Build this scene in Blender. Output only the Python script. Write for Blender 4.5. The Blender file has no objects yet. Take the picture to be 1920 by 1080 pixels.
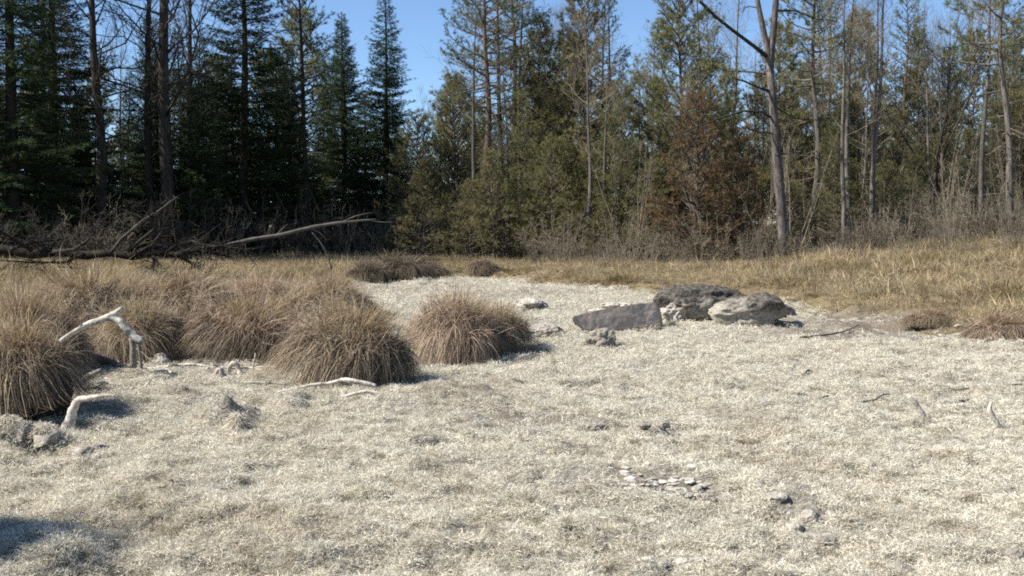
import bpy, math, random
import numpy as np
from mathutils import Vector

# ------------------------------------------------------------------ camera, world, sun, exposure
SC = bpy.context.scene
COL = SC.collection
FPX = 2100.0                       # focal length in pixels of a 1920 px wide frame
EYE = 1.6
PITCH = math.atan(110.0 / FPX)     # horizon sits 110 px above the picture centre
cam_d = bpy.data.cameras.new('camera')
cam = bpy.data.objects.new('camera', cam_d)
COL.objects.link(cam)
cam.location = (0, 0, EYE)
cam.rotation_euler = (math.pi / 2 - PITCH, 0, 0)
cam_d.sensor_width = 36.0
cam_d.lens = 36.0 * FPX / 1920.0
cam_d.clip_start = 0.05
cam_d.clip_end = 2000
SC.camera = cam

SUN_DIR = Vector((-0.98, -0.17, 0.0)).normalized()
SUN_EL = math.radians(45)
TO_SUN = Vector((SUN_DIR.x * math.cos(SUN_EL), SUN_DIR.y * math.cos(SUN_EL), math.sin(SUN_EL)))
world = bpy.data.worlds.new('World')
SC.world = world
world.use_nodes = True
wn = world.node_tree
sky = wn.nodes.new('ShaderNodeTexSky')
sky.sky_type = 'NISHITA'
sky.sun_disc = False
sky.sun_elevation = SUN_EL
sky.sun_rotation = math.atan2(TO_SUN.x, TO_SUN.y)
sky.altitude = 1800
sky.air_density = 1.0
sky.dust_density = 0.0
sky.ozone_density = 5.0
bg = wn.nodes['Background']
bg.inputs['Strength'].default_value = 0.085
wn.links.new(sky.outputs[0], bg.inputs[0])

sun_d = bpy.data.lights.new('sun', 'SUN')
sun_d.energy = 5.0
sun_d.angle = math.radians(0.6)
sun_d.color = (1.0, 0.95, 0.87)
sun = bpy.data.objects.new('sun', sun_d)
COL.objects.link(sun)
sun.rotation_euler = (-TO_SUN).to_track_quat('-Z', 'Y').to_euler()
sun.location = (-20, 10, 30)

SC.view_settings.view_transform = 'Standard'
SC.view_settings.look = 'None'
SC.view_settings.gamma = 1
SC.view_settings.exposure = 1.02
SC.view_settings.use_curve_mapping = False
SC.render.engine = 'CYCLES'
SC.cycles.use_denoising = False
SC.cycles.filter_width = 1.9
SC.cycles.max_bounces = 8
SC.cycles.diffuse_bounces = 5
SC.cycles.transparent_max_bounces = 4

RNG = np.random.default_rng(11)

# ------------------------------------------------------------------ terrain maths
def _hash(ix, iy, s):
    n = (ix.astype(np.int64) * 374761393 + iy.astype(np.int64) * 668265263 + s * 982451653) & 0x7fffffff
    n = ((n ^ (n >> 13)) * 1274126177) & 0x7fffffff
    n = (n ^ (n >> 16)) & 0xffff
    return n / 65535.0

def vnoise(x, y, s=0):
    x = np.asarray(x, float); y = np.asarray(y, float)
    ix = np.floor(x); iy = np.floor(y)
    fx = x - ix; fy = y - iy
    fx = fx * fx * (3 - 2 * fx); fy = fy * fy * (3 - 2 * fy)
    a = _hash(ix, iy, s); b = _hash(ix + 1, iy, s); c = _hash(ix, iy + 1, s); d = _hash(ix + 1, iy + 1, s)
    return (a * (1 - fx) + b * fx) * (1 - fy) + (c * (1 - fx) + d * fx) * fy

def sstep(a, b, v):
    t = np.clip((np.asarray(v, float) - a) / (b - a), 0, 1)
    return t * t * (3 - 2 * t)

POND = np.array([(30, -12), (30, 9), (12, 11.5), (8.4, 13.7), (6.8, 15.6), (6.0, 17.8), (5.6, 19.8), (5.2, 22.0), (4.4, 23.8), (3.3, 25.2), (1.3, 26.7), (0.1, 29.3), (-0.2, 31.6), (-1.3, 32.6), (-2.6, 31.0), (-3.3, 28.8),
                 (-3.9, 26.3), (-3.3, 23.5), (-1.9, 19.5),
                 (-2.4, 17.2), (-4.0, 15.6), (-6.0, 14.6), (-9, 12.5), (-14, 10), (-30, 8), (-30, -12)], float)

def pond_dist(x, y):
    x = np.asarray(x, float); y = np.asarray(y, float)
    d2 = np.full(x.shape, 1e9); inside = np.zeros(x.shape, bool)
    n = len(POND)
    for i in range(n):
        ax, ay = POND[i]; bx, by = POND[(i + 1) % n]
        ex, ey = bx - ax, by - ay
        t = np.clip(((x - ax) * ex + (y - ay) * ey) / (ex * ex + ey * ey), 0, 1)
        d2 = np.minimum(d2, (x - ax - t * ex) ** 2 + (y - ay - t * ey) ** 2)
        cross = (ay > y) != (by > y)
        with np.errstate(divide='ignore', invalid='ignore'):
            xi = ax + (y - ay) * ex / (ey if ey != 0 else 1e-9)
        inside ^= cross & (x < xi)
    d = np.sqrt(d2)
    return np.where(inside, -d, d)

HUMPS = []    # (x, y, radius, height) little mats of moss draped over something
MUDS_AND_SHADE = []     # (x, y, radius x, radius y, amount) trodden brown soil, plus tree shade painted at the far pond end

def ground_coarse(x, y):
    x = np.asarray(x, float); y = np.asarray(y, float)
    d = pond_dist(x, y)
    wob = (vnoise(x * 0.9, y * 0.9, 3) - 0.5) * 1.1
    z = 0.22 * sstep(14, 31, y) + 0.16 * sstep(-0.1, 1.0, d + wob * 0.5) + np.clip(d, 0, 18) * (0.030 + 0.05 * sstep(4.5, 13, x))
    z = z + (vnoise(x * 1.8, y * 1.8, 61) - 0.5) * 0.12 * sstep(-1.0, -2.5, x + 0.18 * (y - 9)) + (vnoise(x * 0.35, y * 0.35, 5) - 0.5) * 0.13 + (vnoise(x * 0.9, y * 0.9, 6) - 0.5) * 0.07
    return z

def ground_h(x, y):
    x = np.asarray(x, float); y = np.asarray(y, float)
    z = ground_coarse(x, y)
    z = z + (vnoise(x * 2.6, y * 2.6, 7) - 0.5) * 0.075 + (vnoise(x * 6.5, y * 6.5, 8) - 0.5) * 0.075
    z = z + (vnoise(x * 11, y * 11, 9) - 0.5) * 0.06
    for hx, hy, r, hh in HUMPS:
        z = z + hh * np.exp(-((x - hx) ** 2 + (y - hy) ** 2) / (r * r))
    return z

def mud_shade_amount(x, y):
    m = np.zeros(np.asarray(x).shape)
    for mx, my, rx, ry, a in MUDS_AND_SHADE:
        m = np.maximum(m, a * np.exp(-((x - mx) / rx) ** 2 - ((y - my) / ry) ** 2))
    return m

def edge_shift(px):   # the clearing is a V: both wood edges run back towards the middle
    return float(np.interp(px, [-600, 0, 500, 720, 800, 900, 1150, 1455, 1700, 1920, 2200], [-4, -1, 4, 8, 8, 4.5, 2.5, 0, -1.5, -3, -4]))
def edge_shift_xy(x, y):
    px = 960 + FPX * np.asarray(x) / np.maximum(np.asarray(y), 5)
    return np.interp(px, [-600, 0, 500, 720, 800, 900, 1150, 1455, 1700, 1920, 2200], [-4, -1, 4, 8, 8, 4.5, 2.5, 0, -1.5, -3, -4])

CP, SP = math.cos(PITCH), math.sin(PITCH)
def ray(px, py):
    dx = (px - 960.0) / FPX; dy = (540.0 - py) / FPX
    return Vector((dx, CP + dy * SP, -SP + dy * CP))

def at(px, py, depth):
    r = ray(px, py)
    return Vector((0, 0, EYE)) + r * (depth / r.y)

def hit(px, py):
    r = ray(px, py)
    ts = np.arange(3.0, 60.0, 0.02) / r.y
    g = ground_coarse(r.x * ts, r.y * ts)
    below = np.nonzero(EYE + r.z * ts < g)[0]
    t = ts[below[0]] if len(below) else ts[-1]
    return Vector((r.x * t, r.y * t, float(ground_h(r.x * t, r.y * t))))

def gz(x, y):
    return float(ground_h(np.array(float(x)), np.array(float(y))))

for (px, py, r, h) in [(430, 800, .13, .17), (470, 790, .12, .12), (540, 765, .16, .12), (400, 790, .16, .12), (330, 745, .22, .1),
                       (20, 850, .14, .14), (85, 850, .13, .10), (130, 850, .12, .09), (190, 865, .2, .06), (120, 1050, .12, .08),
                       (1000, 610, .5, .1), (980, 585, .6, .1), (600, 790, .15, .05), (1040, 660, .3, .05), (1490, 950, .12, .06),
                       (1210, 822, .07, .045), (1244, 820, .06, .05), (1120, 800, .12, .05), (300, 690, .12, .09), (700, 810, .3, .04),
                       (1700, 600, .5, .1), (1610, 590, .3, .12), (1560, 610, .5, .06)]:
    p = hit(px, py)
    HUMPS.append((p.x, p.y, r, h * 1.35))
for (px, py, rx, ry, a) in [(945, 785, .55, .85, .95), (910, 745, .45, 1.0, .85), (870, 930, .5, .35, .35), (1640, 618, 1.7, 1.6, .95), (1560, 628, 1.2, .9, .9), (1800, 640, 1.4, .9, .85),
                            (1160, 870, .3, .25, .4), (1040, 940, .4, .25, .45), (1700, 720, 1.1, .7, .35), (1500, 940, .35, .25, .5),
                            (250, 740, 1.0, .6, .5), (400, 690, 1.6, .6, .6), (1000, 548, 1.8, .8, .6), (780, 545, 1.5, 1.2, .6), (1150, 1000, .3, .2, .35),  # the two far pond end patches paint tree shadow streaks in soil colour
                            (1235, 905, .4, .4, .6), (880, 850, .3, .7, .6)]:
    p = hit(px, py)
    MUDS_AND_SHADE.append((p.x, p.y, rx, ry, a))

BARE = []     # spots where stones lie open, free of moss
for px, py, rx, ry in [(1235, 905, .62, .55), (1262, 1072, .28, .12), (1500, 965, .22, .25), (1228, 822, .12, .12), (1525, 1000, .2, .12)]:
    p = hit(px, py); BARE.append((p.x, p.y, rx, ry))

# ------------------------------------------------------------------ materials
def new_mat(name):
    m = bpy.data.materials.new(name)
    m.use_nodes = True
    nt = m.node_tree
    return m, nt, nt.nodes['Principled BSDF'], nt.nodes['Material Output']

def ramp(nt, fac, stops):
    r = nt.nodes.new('ShaderNodeValToRGB')
    while len(r.color_ramp.elements) < len(stops):
        r.color_ramp.elements.new(0.5)
    for e, (p, c) in zip(r.color_ramp.elements, stops):
        e.position = p; e.color = (*c, 1)
    nt.links.new(fac, r.inputs[0])
    return r.outputs[0]

def noise(nt, scale, detail=4, coord='Object', rough=0.6, stretch=None):
    tc = nt.nodes.new('ShaderNodeTexCoord')
    n = nt.nodes.new('ShaderNodeTexNoise')
    n.inputs['Scale'].default_value = scale
    n.inputs['Detail'].default_value = detail
    n.inputs['Roughness'].default_value = rough
    if stretch:
        mp = nt.nodes.new('ShaderNodeMapping')
        mp.inputs['Scale'].default_value = stretch
        nt.links.new(tc.outputs[coord], mp.inputs[0]); nt.links.new(mp.outputs[0], n.inputs['Vector'])
    else:
        nt.links.new(tc.outputs[coord], n.inputs['Vector'])
    return n.outputs['Fac']

def attr(nt, name):
    a = nt.nodes.new('ShaderNodeAttribute'); a.attribute_name = name
    return a.outputs['Fac']

def mix(nt, fac, a, b, blend='MIX'):
    m = nt.nodes.new('ShaderNodeMix'); m.data_type = 'RGBA'; m.blend_type = blend
    for sock, v in ((m.inputs['Factor'], fac), (m.inputs[6], a), (m.inputs[7], b)):
        if isinstance(v, (int, float)): sock.default_value = v
        elif isinstance(v, tuple): sock.default_value = (*v, 1)
        else: nt.links.new(v, sock)
    return m.outputs[2]

def bump(nt, h, strength, dist=0.02):
    b = nt.nodes.new('ShaderNodeBump')
    b.inputs['Strength'].default_value = strength; b.inputs['Distance'].default_value = dist
    nt.links.new(h, b.inputs['Height'])
    return b.outputs[0]

def solid_mat(name, stops, scale=6, bump_s=0.5, bump_d=0.02, rough=0.9, stretch=None, coord='Object', var=0.25):
    m, nt, p, out = new_mat(name)
    n = noise(nt, scale, 6, coord, 0.65, stretch)
    c = ramp(nt, n, stops)
    oi = nt.nodes.new('ShaderNodeObjectInfo')
    hsv = nt.nodes.new('ShaderNodeHueSaturation')
    mr = nt.nodes.new('ShaderNodeMapRange')
    mr.inputs[3].default_value = 1 - var; mr.inputs[4].default_value = 1 + var
    nt.links.new(oi.outputs['Random'], mr.inputs[0]); nt.links.new(mr.outputs[0], hsv.inputs['Value'])
    nt.links.new(c, hsv.inputs['Color'])
    nt.links.new(hsv.outputs[0], p.inputs['Base Color'])
    p.inputs['Roughness'].default_value = rough
    p.inputs['Specular IOR Level'].default_value = 0.2
    n2 = noise(nt, scale * 4, 5, coord, 0.7, stretch)
    nt.links.new(bump(nt, n2, bump_s, bump_d), p.inputs['Normal'])
    return m

def leaf_mat(name, ca, cb, cc, trans=0.35, var=0.2, hue=0.02, rough=0.7):
    """blade / needle material: the per-leaf attribute 'v' chooses between three real leaf colours"""
    m, nt, p, out = new_mat(name)
    c = ramp(nt, attr(nt, 'v'), [(0.0, ca), (0.5, cb), (1.0, cc)])
    oi = nt.nodes.new('ShaderNodeObjectInfo')
    hsv = nt.nodes.new('ShaderNodeHueSaturation')
    mr = nt.nodes.new('ShaderNodeMapRange')
    mr.inputs[3].default_value = 1 - var; mr.inputs[4].default_value = 1 + var
    mh = nt.nodes.new('ShaderNodeMapRange')
    mh.inputs[3].default_value = 0.5 + hue; mh.inputs[4].default_value = 0.5 - hue
    nt.links.new(oi.outputs['Random'], mr.inputs[0]); nt.links.new(mr.outputs[0], hsv.inputs['Value'])
    nt.links.new(oi.outputs['Random'], mh.inputs[0]); nt.links.new(mh.outputs[0], hsv.inputs['Hue'])
    nt.links.new(c, hsv.inputs['Color'])
    nt.links.new(hsv.outputs[0], p.inputs['Base Color'])
    p.inputs['Roughness'].default_value = rough
    p.inputs['Specular IOR Level'].default_value = 0.15
    tr = nt.nodes.new('ShaderNodeBsdfTranslucent')
    nt.links.new(hsv.outputs[0], tr.inputs[0])
    ms = nt.nodes.new('ShaderNodeMixShader'); ms.inputs[0].default_value = trans
    nt.links.new(p.outputs[0], ms.inputs[1]); nt.links.new(tr.outputs[0], ms.inputs[2])
    nt.links.new(ms.outputs[0], out.inputs['Surface'])
    return m

def ground_mat():
    m, nt, p, out = new_mat('ground_mat')
    fine = noise(nt, 34, 6, 'Object', 0.75)
    mid = noise(nt, 3.2, 5, 'Object', 0.6)
    pale = ramp(nt, fine, [(0.30, (0.085, 0.076, 0.062)), (0.46, (0.29, 0.27, 0.23)), (0.62, (0.56, 0.54, 0.475)), (0.8, (0.68, 0.66, 0.595))])
    tint = ramp(nt, mid, [(0.3, (0.84, 0.80, 0.72)), (0.55, (1, 0.985, 0.94)), (0.8, (0.97, 0.95, 0.96))])
    pale = mix(nt, 1.0, pale, tint, 'MULTIPLY')
    mud_shade = ramp(nt, fine, [(0.3, (0.08, 0.062, 0.047)), (0.55, (0.215, 0.178, 0.138)), (0.8, (0.37, 0.325, 0.27))])
    straw = ramp(nt, fine, [(0.3, (0.10, 0.08, 0.045)), (0.55, (0.22, 0.175, 0.10)), (0.8, (0.36, 0.29, 0.17))])
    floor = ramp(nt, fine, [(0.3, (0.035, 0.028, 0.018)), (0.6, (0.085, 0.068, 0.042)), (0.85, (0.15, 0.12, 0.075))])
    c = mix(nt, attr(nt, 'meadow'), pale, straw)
    c = mix(nt, attr(nt, 'mud_shade'), c, mud_shade)
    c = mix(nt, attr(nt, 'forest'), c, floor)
    nt.links.new(c, p.inputs['Base Color'])
    p.inputs['Roughness'].default_value = 0.95
    p.inputs['Specular IOR Level'].default_value = 0.1
    n2 = noise(nt, 60, 6, 'Object', 0.8)
    nt.links.new(bump(nt, n2, 1.0, 0.03), p.inputs['Normal'])
    return m

M = {}
M['ground'] = ground_mat()
def fibre_tint(m, bands=None):
    nt = m.node_tree; hsv = [n for n in nt.nodes if n.type == 'HUE_SAT'][0]; p = nt.nodes['Principled BSDF']; tr = [n for n in nt.nodes if n.type == 'BSDF_TRANSLUCENT'][0]
    g = nt.nodes.new('ShaderNodeNewGeometry')
    cols = []
    for sc, st in bands or ((0.8, [(0.34, (0.88, 0.85, 0.80)), (0.5, (1, 0.99, 0.97)), (0.66, (1.0, 0.99, 0.95))]), (3.1, [(0.32, (0.74, 0.71, 0.66)), (0.45, (0.99, 0.98, 0.97)), (0.7, (1, 1, 1))]), (9.0, [(0.34, (0.62, 0.59, 0.54)), (0.46, (1, 1, 1)), (0.8, (1, 1, 1))])):
        n = nt.nodes.new('ShaderNodeTexNoise'); n.inputs['Scale'].default_value = sc; n.inputs['Detail'].default_value = 4
        nt.links.new(g.outputs['Position'], n.inputs['Vector']); cols.append(ramp(nt, n.outputs['Fac'], st))
    c = mix(nt, 1.0, hsv.outputs[0], cols[0], 'MULTIPLY'); c = mix(nt, 1.0, c, cols[1], 'MULTIPLY'); c = mix(nt, 1.0, c, cols[2], 'MULTIPLY')
    nt.links.new(c, p.inputs['Base Color']); nt.links.new(c, tr.inputs[0])
    return m
M['fibre'] = leaf_mat('dried_moss_fibre', (0.485, 0.452, 0.375), (0.715, 0.682, 0.58), (0.81, 0.785, 0.69), 0.3, 0.15, 0.008)
fibre_tint(M['fibre'])
M['drape'] = leaf_mat('draped_straw', (0.42, 0.36, 0.27), (0.64, 0.58, 0.47), (0.76, 0.71, 0.60), 0.25, 0.08, 0.005)
M['straw'] = leaf_mat('straw_blade', (0.17, 0.14, 0.09), (0.365, 0.298, 0.182), (0.60, 0.51, 0.34), 0.3, 0.3, 0.02)
fibre_tint(M['straw'], ((0.45, [(0.36, (0.74, 0.70, 0.60)), (0.5, (1, 1, 1)), (0.66, (1.08, 1.05, 0.98))]), (1.7, [(0.33, (0.55, 0.50, 0.46)), (0.47, (1, 1, 1)), (0.7, (1.1, 1.08, 1.02))]), (6.0, [(0.34, (0.6, 0.56, 0.5)), (0.48, (1, 1, 1)), (0.8, (1.1, 1.1, 1.1))])))
M['sedge'] = leaf_mat('sedge_blade', (0.09, 0.06, 0.04), (0.26, 0.187, 0.124), (0.57, 0.46, 0.33), 0.3, 0.1, 0.01)
M['sedge_core'] = leaf_mat('sedge_core_blade', (0.16, 0.108, 0.055), (0.32, 0.232, 0.125), (0.53, 0.42, 0.25), 0.3, 0.1, 0.01)
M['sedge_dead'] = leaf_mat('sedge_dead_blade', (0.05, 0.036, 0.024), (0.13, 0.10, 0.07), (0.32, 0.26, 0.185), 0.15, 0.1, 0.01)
M['peat'] = solid_mat('peat', [(0.3, (0.018, 0.013, 0.009)), (0.7, (0.06, 0.045, 0.03))], 12, 1.0, 0.03)
M['pine_needle'] = leaf_mat('pine_needle', (0.112, 0.124, 0.052), (0.178, 0.19, 0.08), (0.245, 0.25, 0.11), 0.55, 0.25, 0.02)
M['young_needle'] = leaf_mat('young_pine_needle', (0.135, 0.133, 0.058), (0.205, 0.198, 0.086), (0.275, 0.255, 0.12), 0.55, 0.22, 0.02)
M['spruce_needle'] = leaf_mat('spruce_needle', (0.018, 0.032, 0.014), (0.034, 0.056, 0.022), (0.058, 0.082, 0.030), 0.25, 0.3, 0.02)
M['rust_needle'] = leaf_mat('rusty_needle', (0.10, 0.064, 0.034), (0.18, 0.112, 0.056), (0.25, 0.17, 0.09), 0.35, 0.15, 0.01)
M['twig'] = solid_mat('twig_bark', [(0.3, (0.115, 0.095, 0.068)), (0.7, (0.25, 0.212, 0.155))], 9, 0.3, 0.01, var=0.35)
M['pine_twig'] = solid_mat('pine_twig_bark', [(0.3, (0.075, 0.058, 0.043)), (0.7, (0.18, 0.148, 0.115))], 9, 0.3, 0.01, var=0.25)
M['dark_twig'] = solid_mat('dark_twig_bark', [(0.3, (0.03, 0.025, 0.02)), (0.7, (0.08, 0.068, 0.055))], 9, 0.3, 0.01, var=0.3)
M['pine_bark'] = solid_mat('pine_bark', [(0.3, (0.075, 0.05, 0.038)), (0.5, (0.15, 0.105, 0.08)), (0.72, (0.26, 0.195, 0.155))], 5, 1.0, 0.05, stretch=(2.2, 2.2, 0.5), var=0.15)
M['grey_bark'] = solid_mat('grey_bark', [(0.3, (0.07, 0.06, 0.05)), (0.5, (0.14, 0.122, 0.105)), (0.72, (0.25, 0.224, 0.195))], 5, 1.0, 0.05, stretch=(2.2, 2.2, 0.5), var=0.15)
M['scaly_bark'] = solid_mat('scaly_bark', [(0.32, (0.05, 0.041, 0.036)), (0.5, (0.12, 0.103, 0.093)), (0.7, (0.225, 0.20, 0.183))], 5, 1.0, 0.05, stretch=(2.2, 2.2, 0.7), var=0.1)
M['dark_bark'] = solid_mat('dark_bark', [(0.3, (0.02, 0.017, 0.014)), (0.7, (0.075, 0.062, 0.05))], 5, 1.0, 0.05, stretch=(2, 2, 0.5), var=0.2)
M['driftwood'] = solid_mat('bleached_wood', [(0.36, (0.22, 0.19, 0.155)), (0.48, (0.48, 0.43, 0.355)), (0.66, (0.70, 0.65, 0.56))], 13, 1.0, 0.012, 0.8, var=0.06)
M['grey_wood'] = solid_mat('grey_wood', [(0.3, (0.16, 0.14, 0.12)), (0.5, (0.32, 0.29, 0.25)), (0.72, (0.5, 0.47, 0.41))], 8, 0.7, 0.012, 0.9, var=0.1)
M['mottled_wood'] = solid_mat('mottled_wood', [(0.38, (0.07, 0.07, 0.062)), (0.5, (0.24, 0.24, 0.21)), (0.62, (0.50, 0.48, 0.43))], 11, 0.8, 0.012, 0.9, var=0.05)
M['dull_wood'] = solid_mat('dull_wood', [(0.3, (0.045, 0.041, 0.036)), (0.7, (0.13, 0.118, 0.102))], 6, 0.7, 0.012, 0.9, var=0.1)
M['fallen_wood'] = solid_mat('fallen_wood', [(0.3, (0.09, 0.08, 0.068)), (0.7, (0.24, 0.215, 0.18))], 8, 0.7, 0.012, 0.9, var=0.1)
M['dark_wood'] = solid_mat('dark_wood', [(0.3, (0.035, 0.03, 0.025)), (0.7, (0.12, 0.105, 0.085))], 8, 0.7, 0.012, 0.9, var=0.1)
M['mossy_log'] = solid_mat('mossy_bark', [(0.35, (0.012, 0.010, 0.008)), (0.58, (0.032, 0.027, 0.019)), (0.78, (0.075, 0.073, 0.032))], 4, 0.9, 0.03, 0.95, var=0.1)
M['slab'] = solid_mat('slab_stone', [(0.3, (0.30, 0.245, 0.195)), (0.55, (0.375, 0.31, 0.25)), (0.74, (0.47, 0.40, 0.33))], 9, 0.7, 0.012, 0.95, var=0.03)
M['dark_rock'] = solid_mat('dark_rock', [(0.36, (0.035, 0.03, 0.026)), (0.47, (0.12, 0.105, 0.09)), (0.6, (0.30, 0.275, 0.24)), (0.74, (0.45, 0.42, 0.36))], 3.2, 1.0, 0.05, 0.95, var=0.03)
M['pale_rock'] = solid_mat('pale_rock', [(0.34, (0.24, 0.21, 0.18)), (0.5, (0.42, 0.38, 0.32)), (0.7, (0.56, 0.52, 0.44))], 3.5, 1.0, 0.04, 0.95, var=0.05)
def crust_rock(lo=0.5, hi=0.72, name='crusted_rock'):
    m, nt, p, out = new_mat(name)
    tc = nt.nodes.new('ShaderNodeTexCoord'); sx = nt.nodes.new('ShaderNodeSeparateXYZ'); nt.links.new(tc.outputs['Object'], sx.inputs[0])
    n = noise(nt, 3.0, 6, 'Object', 0.7); f = noise(nt, 16, 6, 'Object', 0.75)
    ma = nt.nodes.new('ShaderNodeMath'); ma.operation = 'MULTIPLY_ADD'; nt.links.new(n, ma.inputs[0]); ma.inputs[1].default_value = 0.9; nt.links.new(sx.outputs[2], ma.inputs[2])
    crust = ramp(nt, ma.outputs[0], [(lo, (0, 0, 0)), (hi, (1, 1, 1))])
    pale = ramp(nt, f, [(0.3, (0.17, 0.15, 0.12)), (0.5, (0.36, 0.325, 0.27)), (0.7, (0.50, 0.46, 0.39))])
    dark = ramp(nt, f, [(0.38, (0.03, 0.026, 0.022)), (0.5, (0.10, 0.088, 0.076)), (0.68, (0.25, 0.226, 0.196))])
    nt.links.new(mix(nt, crust, pale, dark), p.inputs['Base Color']); p.inputs['Roughness'].default_value = 0.95; p.inputs['Specular IOR Level'].default_value = 0.1
    nt.links.new(bump(nt, f, 1.0, 0.05), p.inputs['Normal'])
    return m
M['crust_rock'] = crust_rock()
M['dark_crust'] = crust_rock(0.36, 0.5, 'dark_crusted_rock')
M['pebble'] = solid_mat('pebble', [(0.3, (0.25, 0.225, 0.185)), (0.5, (0.39, 0.36, 0.305)), (0.75, (0.51, 0.48, 0.415))], 14, 0.3, 0.006, 0.8, coord='Object', var=0.22)
M['mound'] = solid_mat('mound_moss', [(0.32, (0.30, 0.26, 0.20)), (0.5, (0.52, 0.47, 0.385)), (0.7, (0.66, 0.61, 0.51))], 20, 1.0, 0.03, 0.95, var=0.05)
M['clod'] = solid_mat('dry_clod', [(0.3, (0.19, 0.165, 0.135)), (0.55, (0.36, 0.325, 0.27)), (0.75, (0.5, 0.46, 0.39))], 22, 1.0, 0.02, 0.95, var=0.2)

# ------------------------------------------------------------------ mesh helpers
class MB:
    def __init__(self):
        self.V = []; self.F = []; self.A = []; self.n = 0
    def add(self, v, f, a=None):
        v = np.asarray(v, np.float32).reshape(-1, 3)
        f = np.asarray(f, np.int32).reshape(-1, 3)
        self.V.append(v); self.F.append(f + self.n)
        if a is None: a = np.full(len(v), 0.5, np.float32)
        self.A.append(np.asarray(a, np.float32)); self.n += len(v)
    def mesh(self, name, mat, smooth=False):
        me = bpy.data.meshes.new(name)
        v = np.concatenate(self.V); f = np.concatenate(self.F)
        me.vertices.add(len(v)); me.vertices.foreach_set('co', v.ravel())
        me.loops.add(f.size); me.loops.foreach_set('vertex_index', f.ravel())
        me.polygons.add(len(f))
        me.polygons.foreach_set('loop_start', np.arange(0, f.size, 3, dtype=np.int32))
        me.polygons.foreach_set('loop_total', np.full(len(f), 3, np.int32))
        if smooth: me.polygons.foreach_set('use_smooth', np.ones(len(f), bool))
        at_ = me.attributes.new('v', 'FLOAT', 'POINT')
        at_.data.foreach_set('value', np.concatenate(self.A))
        me.update(calc_edges=True)
        me.materials.append(mat)
        return me
    # smooth tapered tube
    def tube(self, pts, rad, sides=8, rough=0.0, seed=0):
        P = np.array([tuple(p) for p in pts], float); n = len(P)
        rad = np.asarray(rad, float) * np.ones(n)
        T = np.gradient(P, axis=0); T /= np.linalg.norm(T, axis=1)[:, None] + 1e-9
        ref = np.array([0.31, 0.77, 0.55]); 
        if abs(T[0] @ ref) > 0.9: ref = np.array([0.9, -0.3, 0.3])
        u = np.cross(T[0], ref); u /= np.linalg.norm(u)
        rg = np.random.default_rng(seed)
        ang = np.arange(sides) * 2 * math.pi / sides
        V = []
        for i in range(n):
            u = u - T[i] * (u @ T[i]); u /= np.linalg.norm(u); w = np.cross(T[i], u)
            r = rad[i] * (1 + rough * (rg.random(sides) - 0.5) * 2)
            V.append(P[i] + (np.cos(ang) * r)[:, None] * u + (np.sin(ang) * r)[:, None] * w)
        V = np.concatenate(V + [P[:1], P[-1:]])
        F = []
        for i in range(n - 1):
            for k in range(sides):
                a = i * sides + k; b = i * sides + (k + 1) % sides; c = a + sides; d = b + sides
                F += [(a, b, d), (a, d, c)]
        for k in range(sides):
            F.append((n * sides, (k + 1) % sides, k))
            F.append((n * sides + 1, (n - 1) * sides + k, (n - 1) * sides + (k + 1) % sides))
        self.add(V, F)
    # many straight three-sided twigs at once
    def twigs(self, A, B, ra, rb):
        A = np.asarray(A, float).reshape(-1, 3); B = np.asarray(B, float).reshape(-1, 3); N = len(A)
        if N == 0: return
        D = B - A; D /= np.linalg.norm(D, axis=1)[:, None] + 1e-9
        R = np.tile(np.array([0.37, 0.61, 0.2]), (N, 1))
        U = np.cross(D, R); U /= np.linalg.norm(U, axis=1)[:, None] + 1e-9
        W = np.cross(D, U)
        ra = np.asarray(ra) * np.ones(N); rb = np.asarray(rb) * np.ones(N)
        V = np.zeros((N, 6, 3))
        for k in range(3):
            c, s = math.cos(k * 2.0944), math.sin(k * 2.0944)
            off = c * U + s * W
            V[:, k] = A + off * ra[:, None]; V[:, 3 + k] = B + off * rb[:, None]
        f = np.array([(0, 1, 4), (0, 4, 3), (1, 2, 5), (1, 5, 4), (2, 0, 3), (2, 3, 5)])
        F = (np.arange(N) * 6)[:, None, None] + f[None]
        self.add(V.reshape(-1, 3), F.reshape(-1, 3))
    # many curved blades at once: base, start direction, length, droop
    def blades(self, base, d, L, droop, width, segs=4, rng=RNG, v=None, curl=0.0, floor=None, sat=0.0, tip=0.0):
        N = len(base)
        d = d / (np.linalg.norm(d, axis=1)[:, None] + 1e-9)
        rnd = rng.normal(size=(N, 3)); side = np.cross(d, rnd); side /= np.linalg.norm(side, axis=1)[:, None] + 1e-9
        cur = np.cross(d, side)
        ts = np.linspace(0, 1, segs + 1)
        Vs = []
        for i, t in enumerate(ts):
            c = base + d * (L * t)[:, None]
            if sat: c[:, :2] = base[:, :2] + d[:, :2] * (L * (t - sat * t * t))[:, None]
            c[:, 2] -= droop * t * t
            if curl: c = c + cur * (L * curl * t * t)[:, None]
            if floor is not None: c[:, 2] = np.maximum(c[:, 2], floor + 0.01 * rng.random(N))
            w = (width * (1 - 0.85 * t) * (0.75 if t == 0 else 1) * 0.5)[:, None] * side
            if i < segs: Vs += [c - w, c + w]
            else: Vs += [c]
        V = np.stack(Vs, 1); nv = V.shape[1]
        f = []
        for i in range(segs - 1):
            a = 2 * i; f += [(a, a + 1, a + 3), (a, a + 3, a + 2)]
        f.append((2 * (segs - 1), 2 * (segs - 1) + 1, 2 * segs))
        F = (np.arange(N) * nv)[:, None, None] + np.array(f)[None]
        if v is None: v = rng.random(N)
        tv = np.array([ts[min(i // 2, segs)] for i in range(nv)])
        self.add(V.reshape(-1, 3), F.reshape(-1, 3), np.clip(v[:, None] + tip * (tv[None] - 0.4), 0, 1).ravel())
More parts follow.
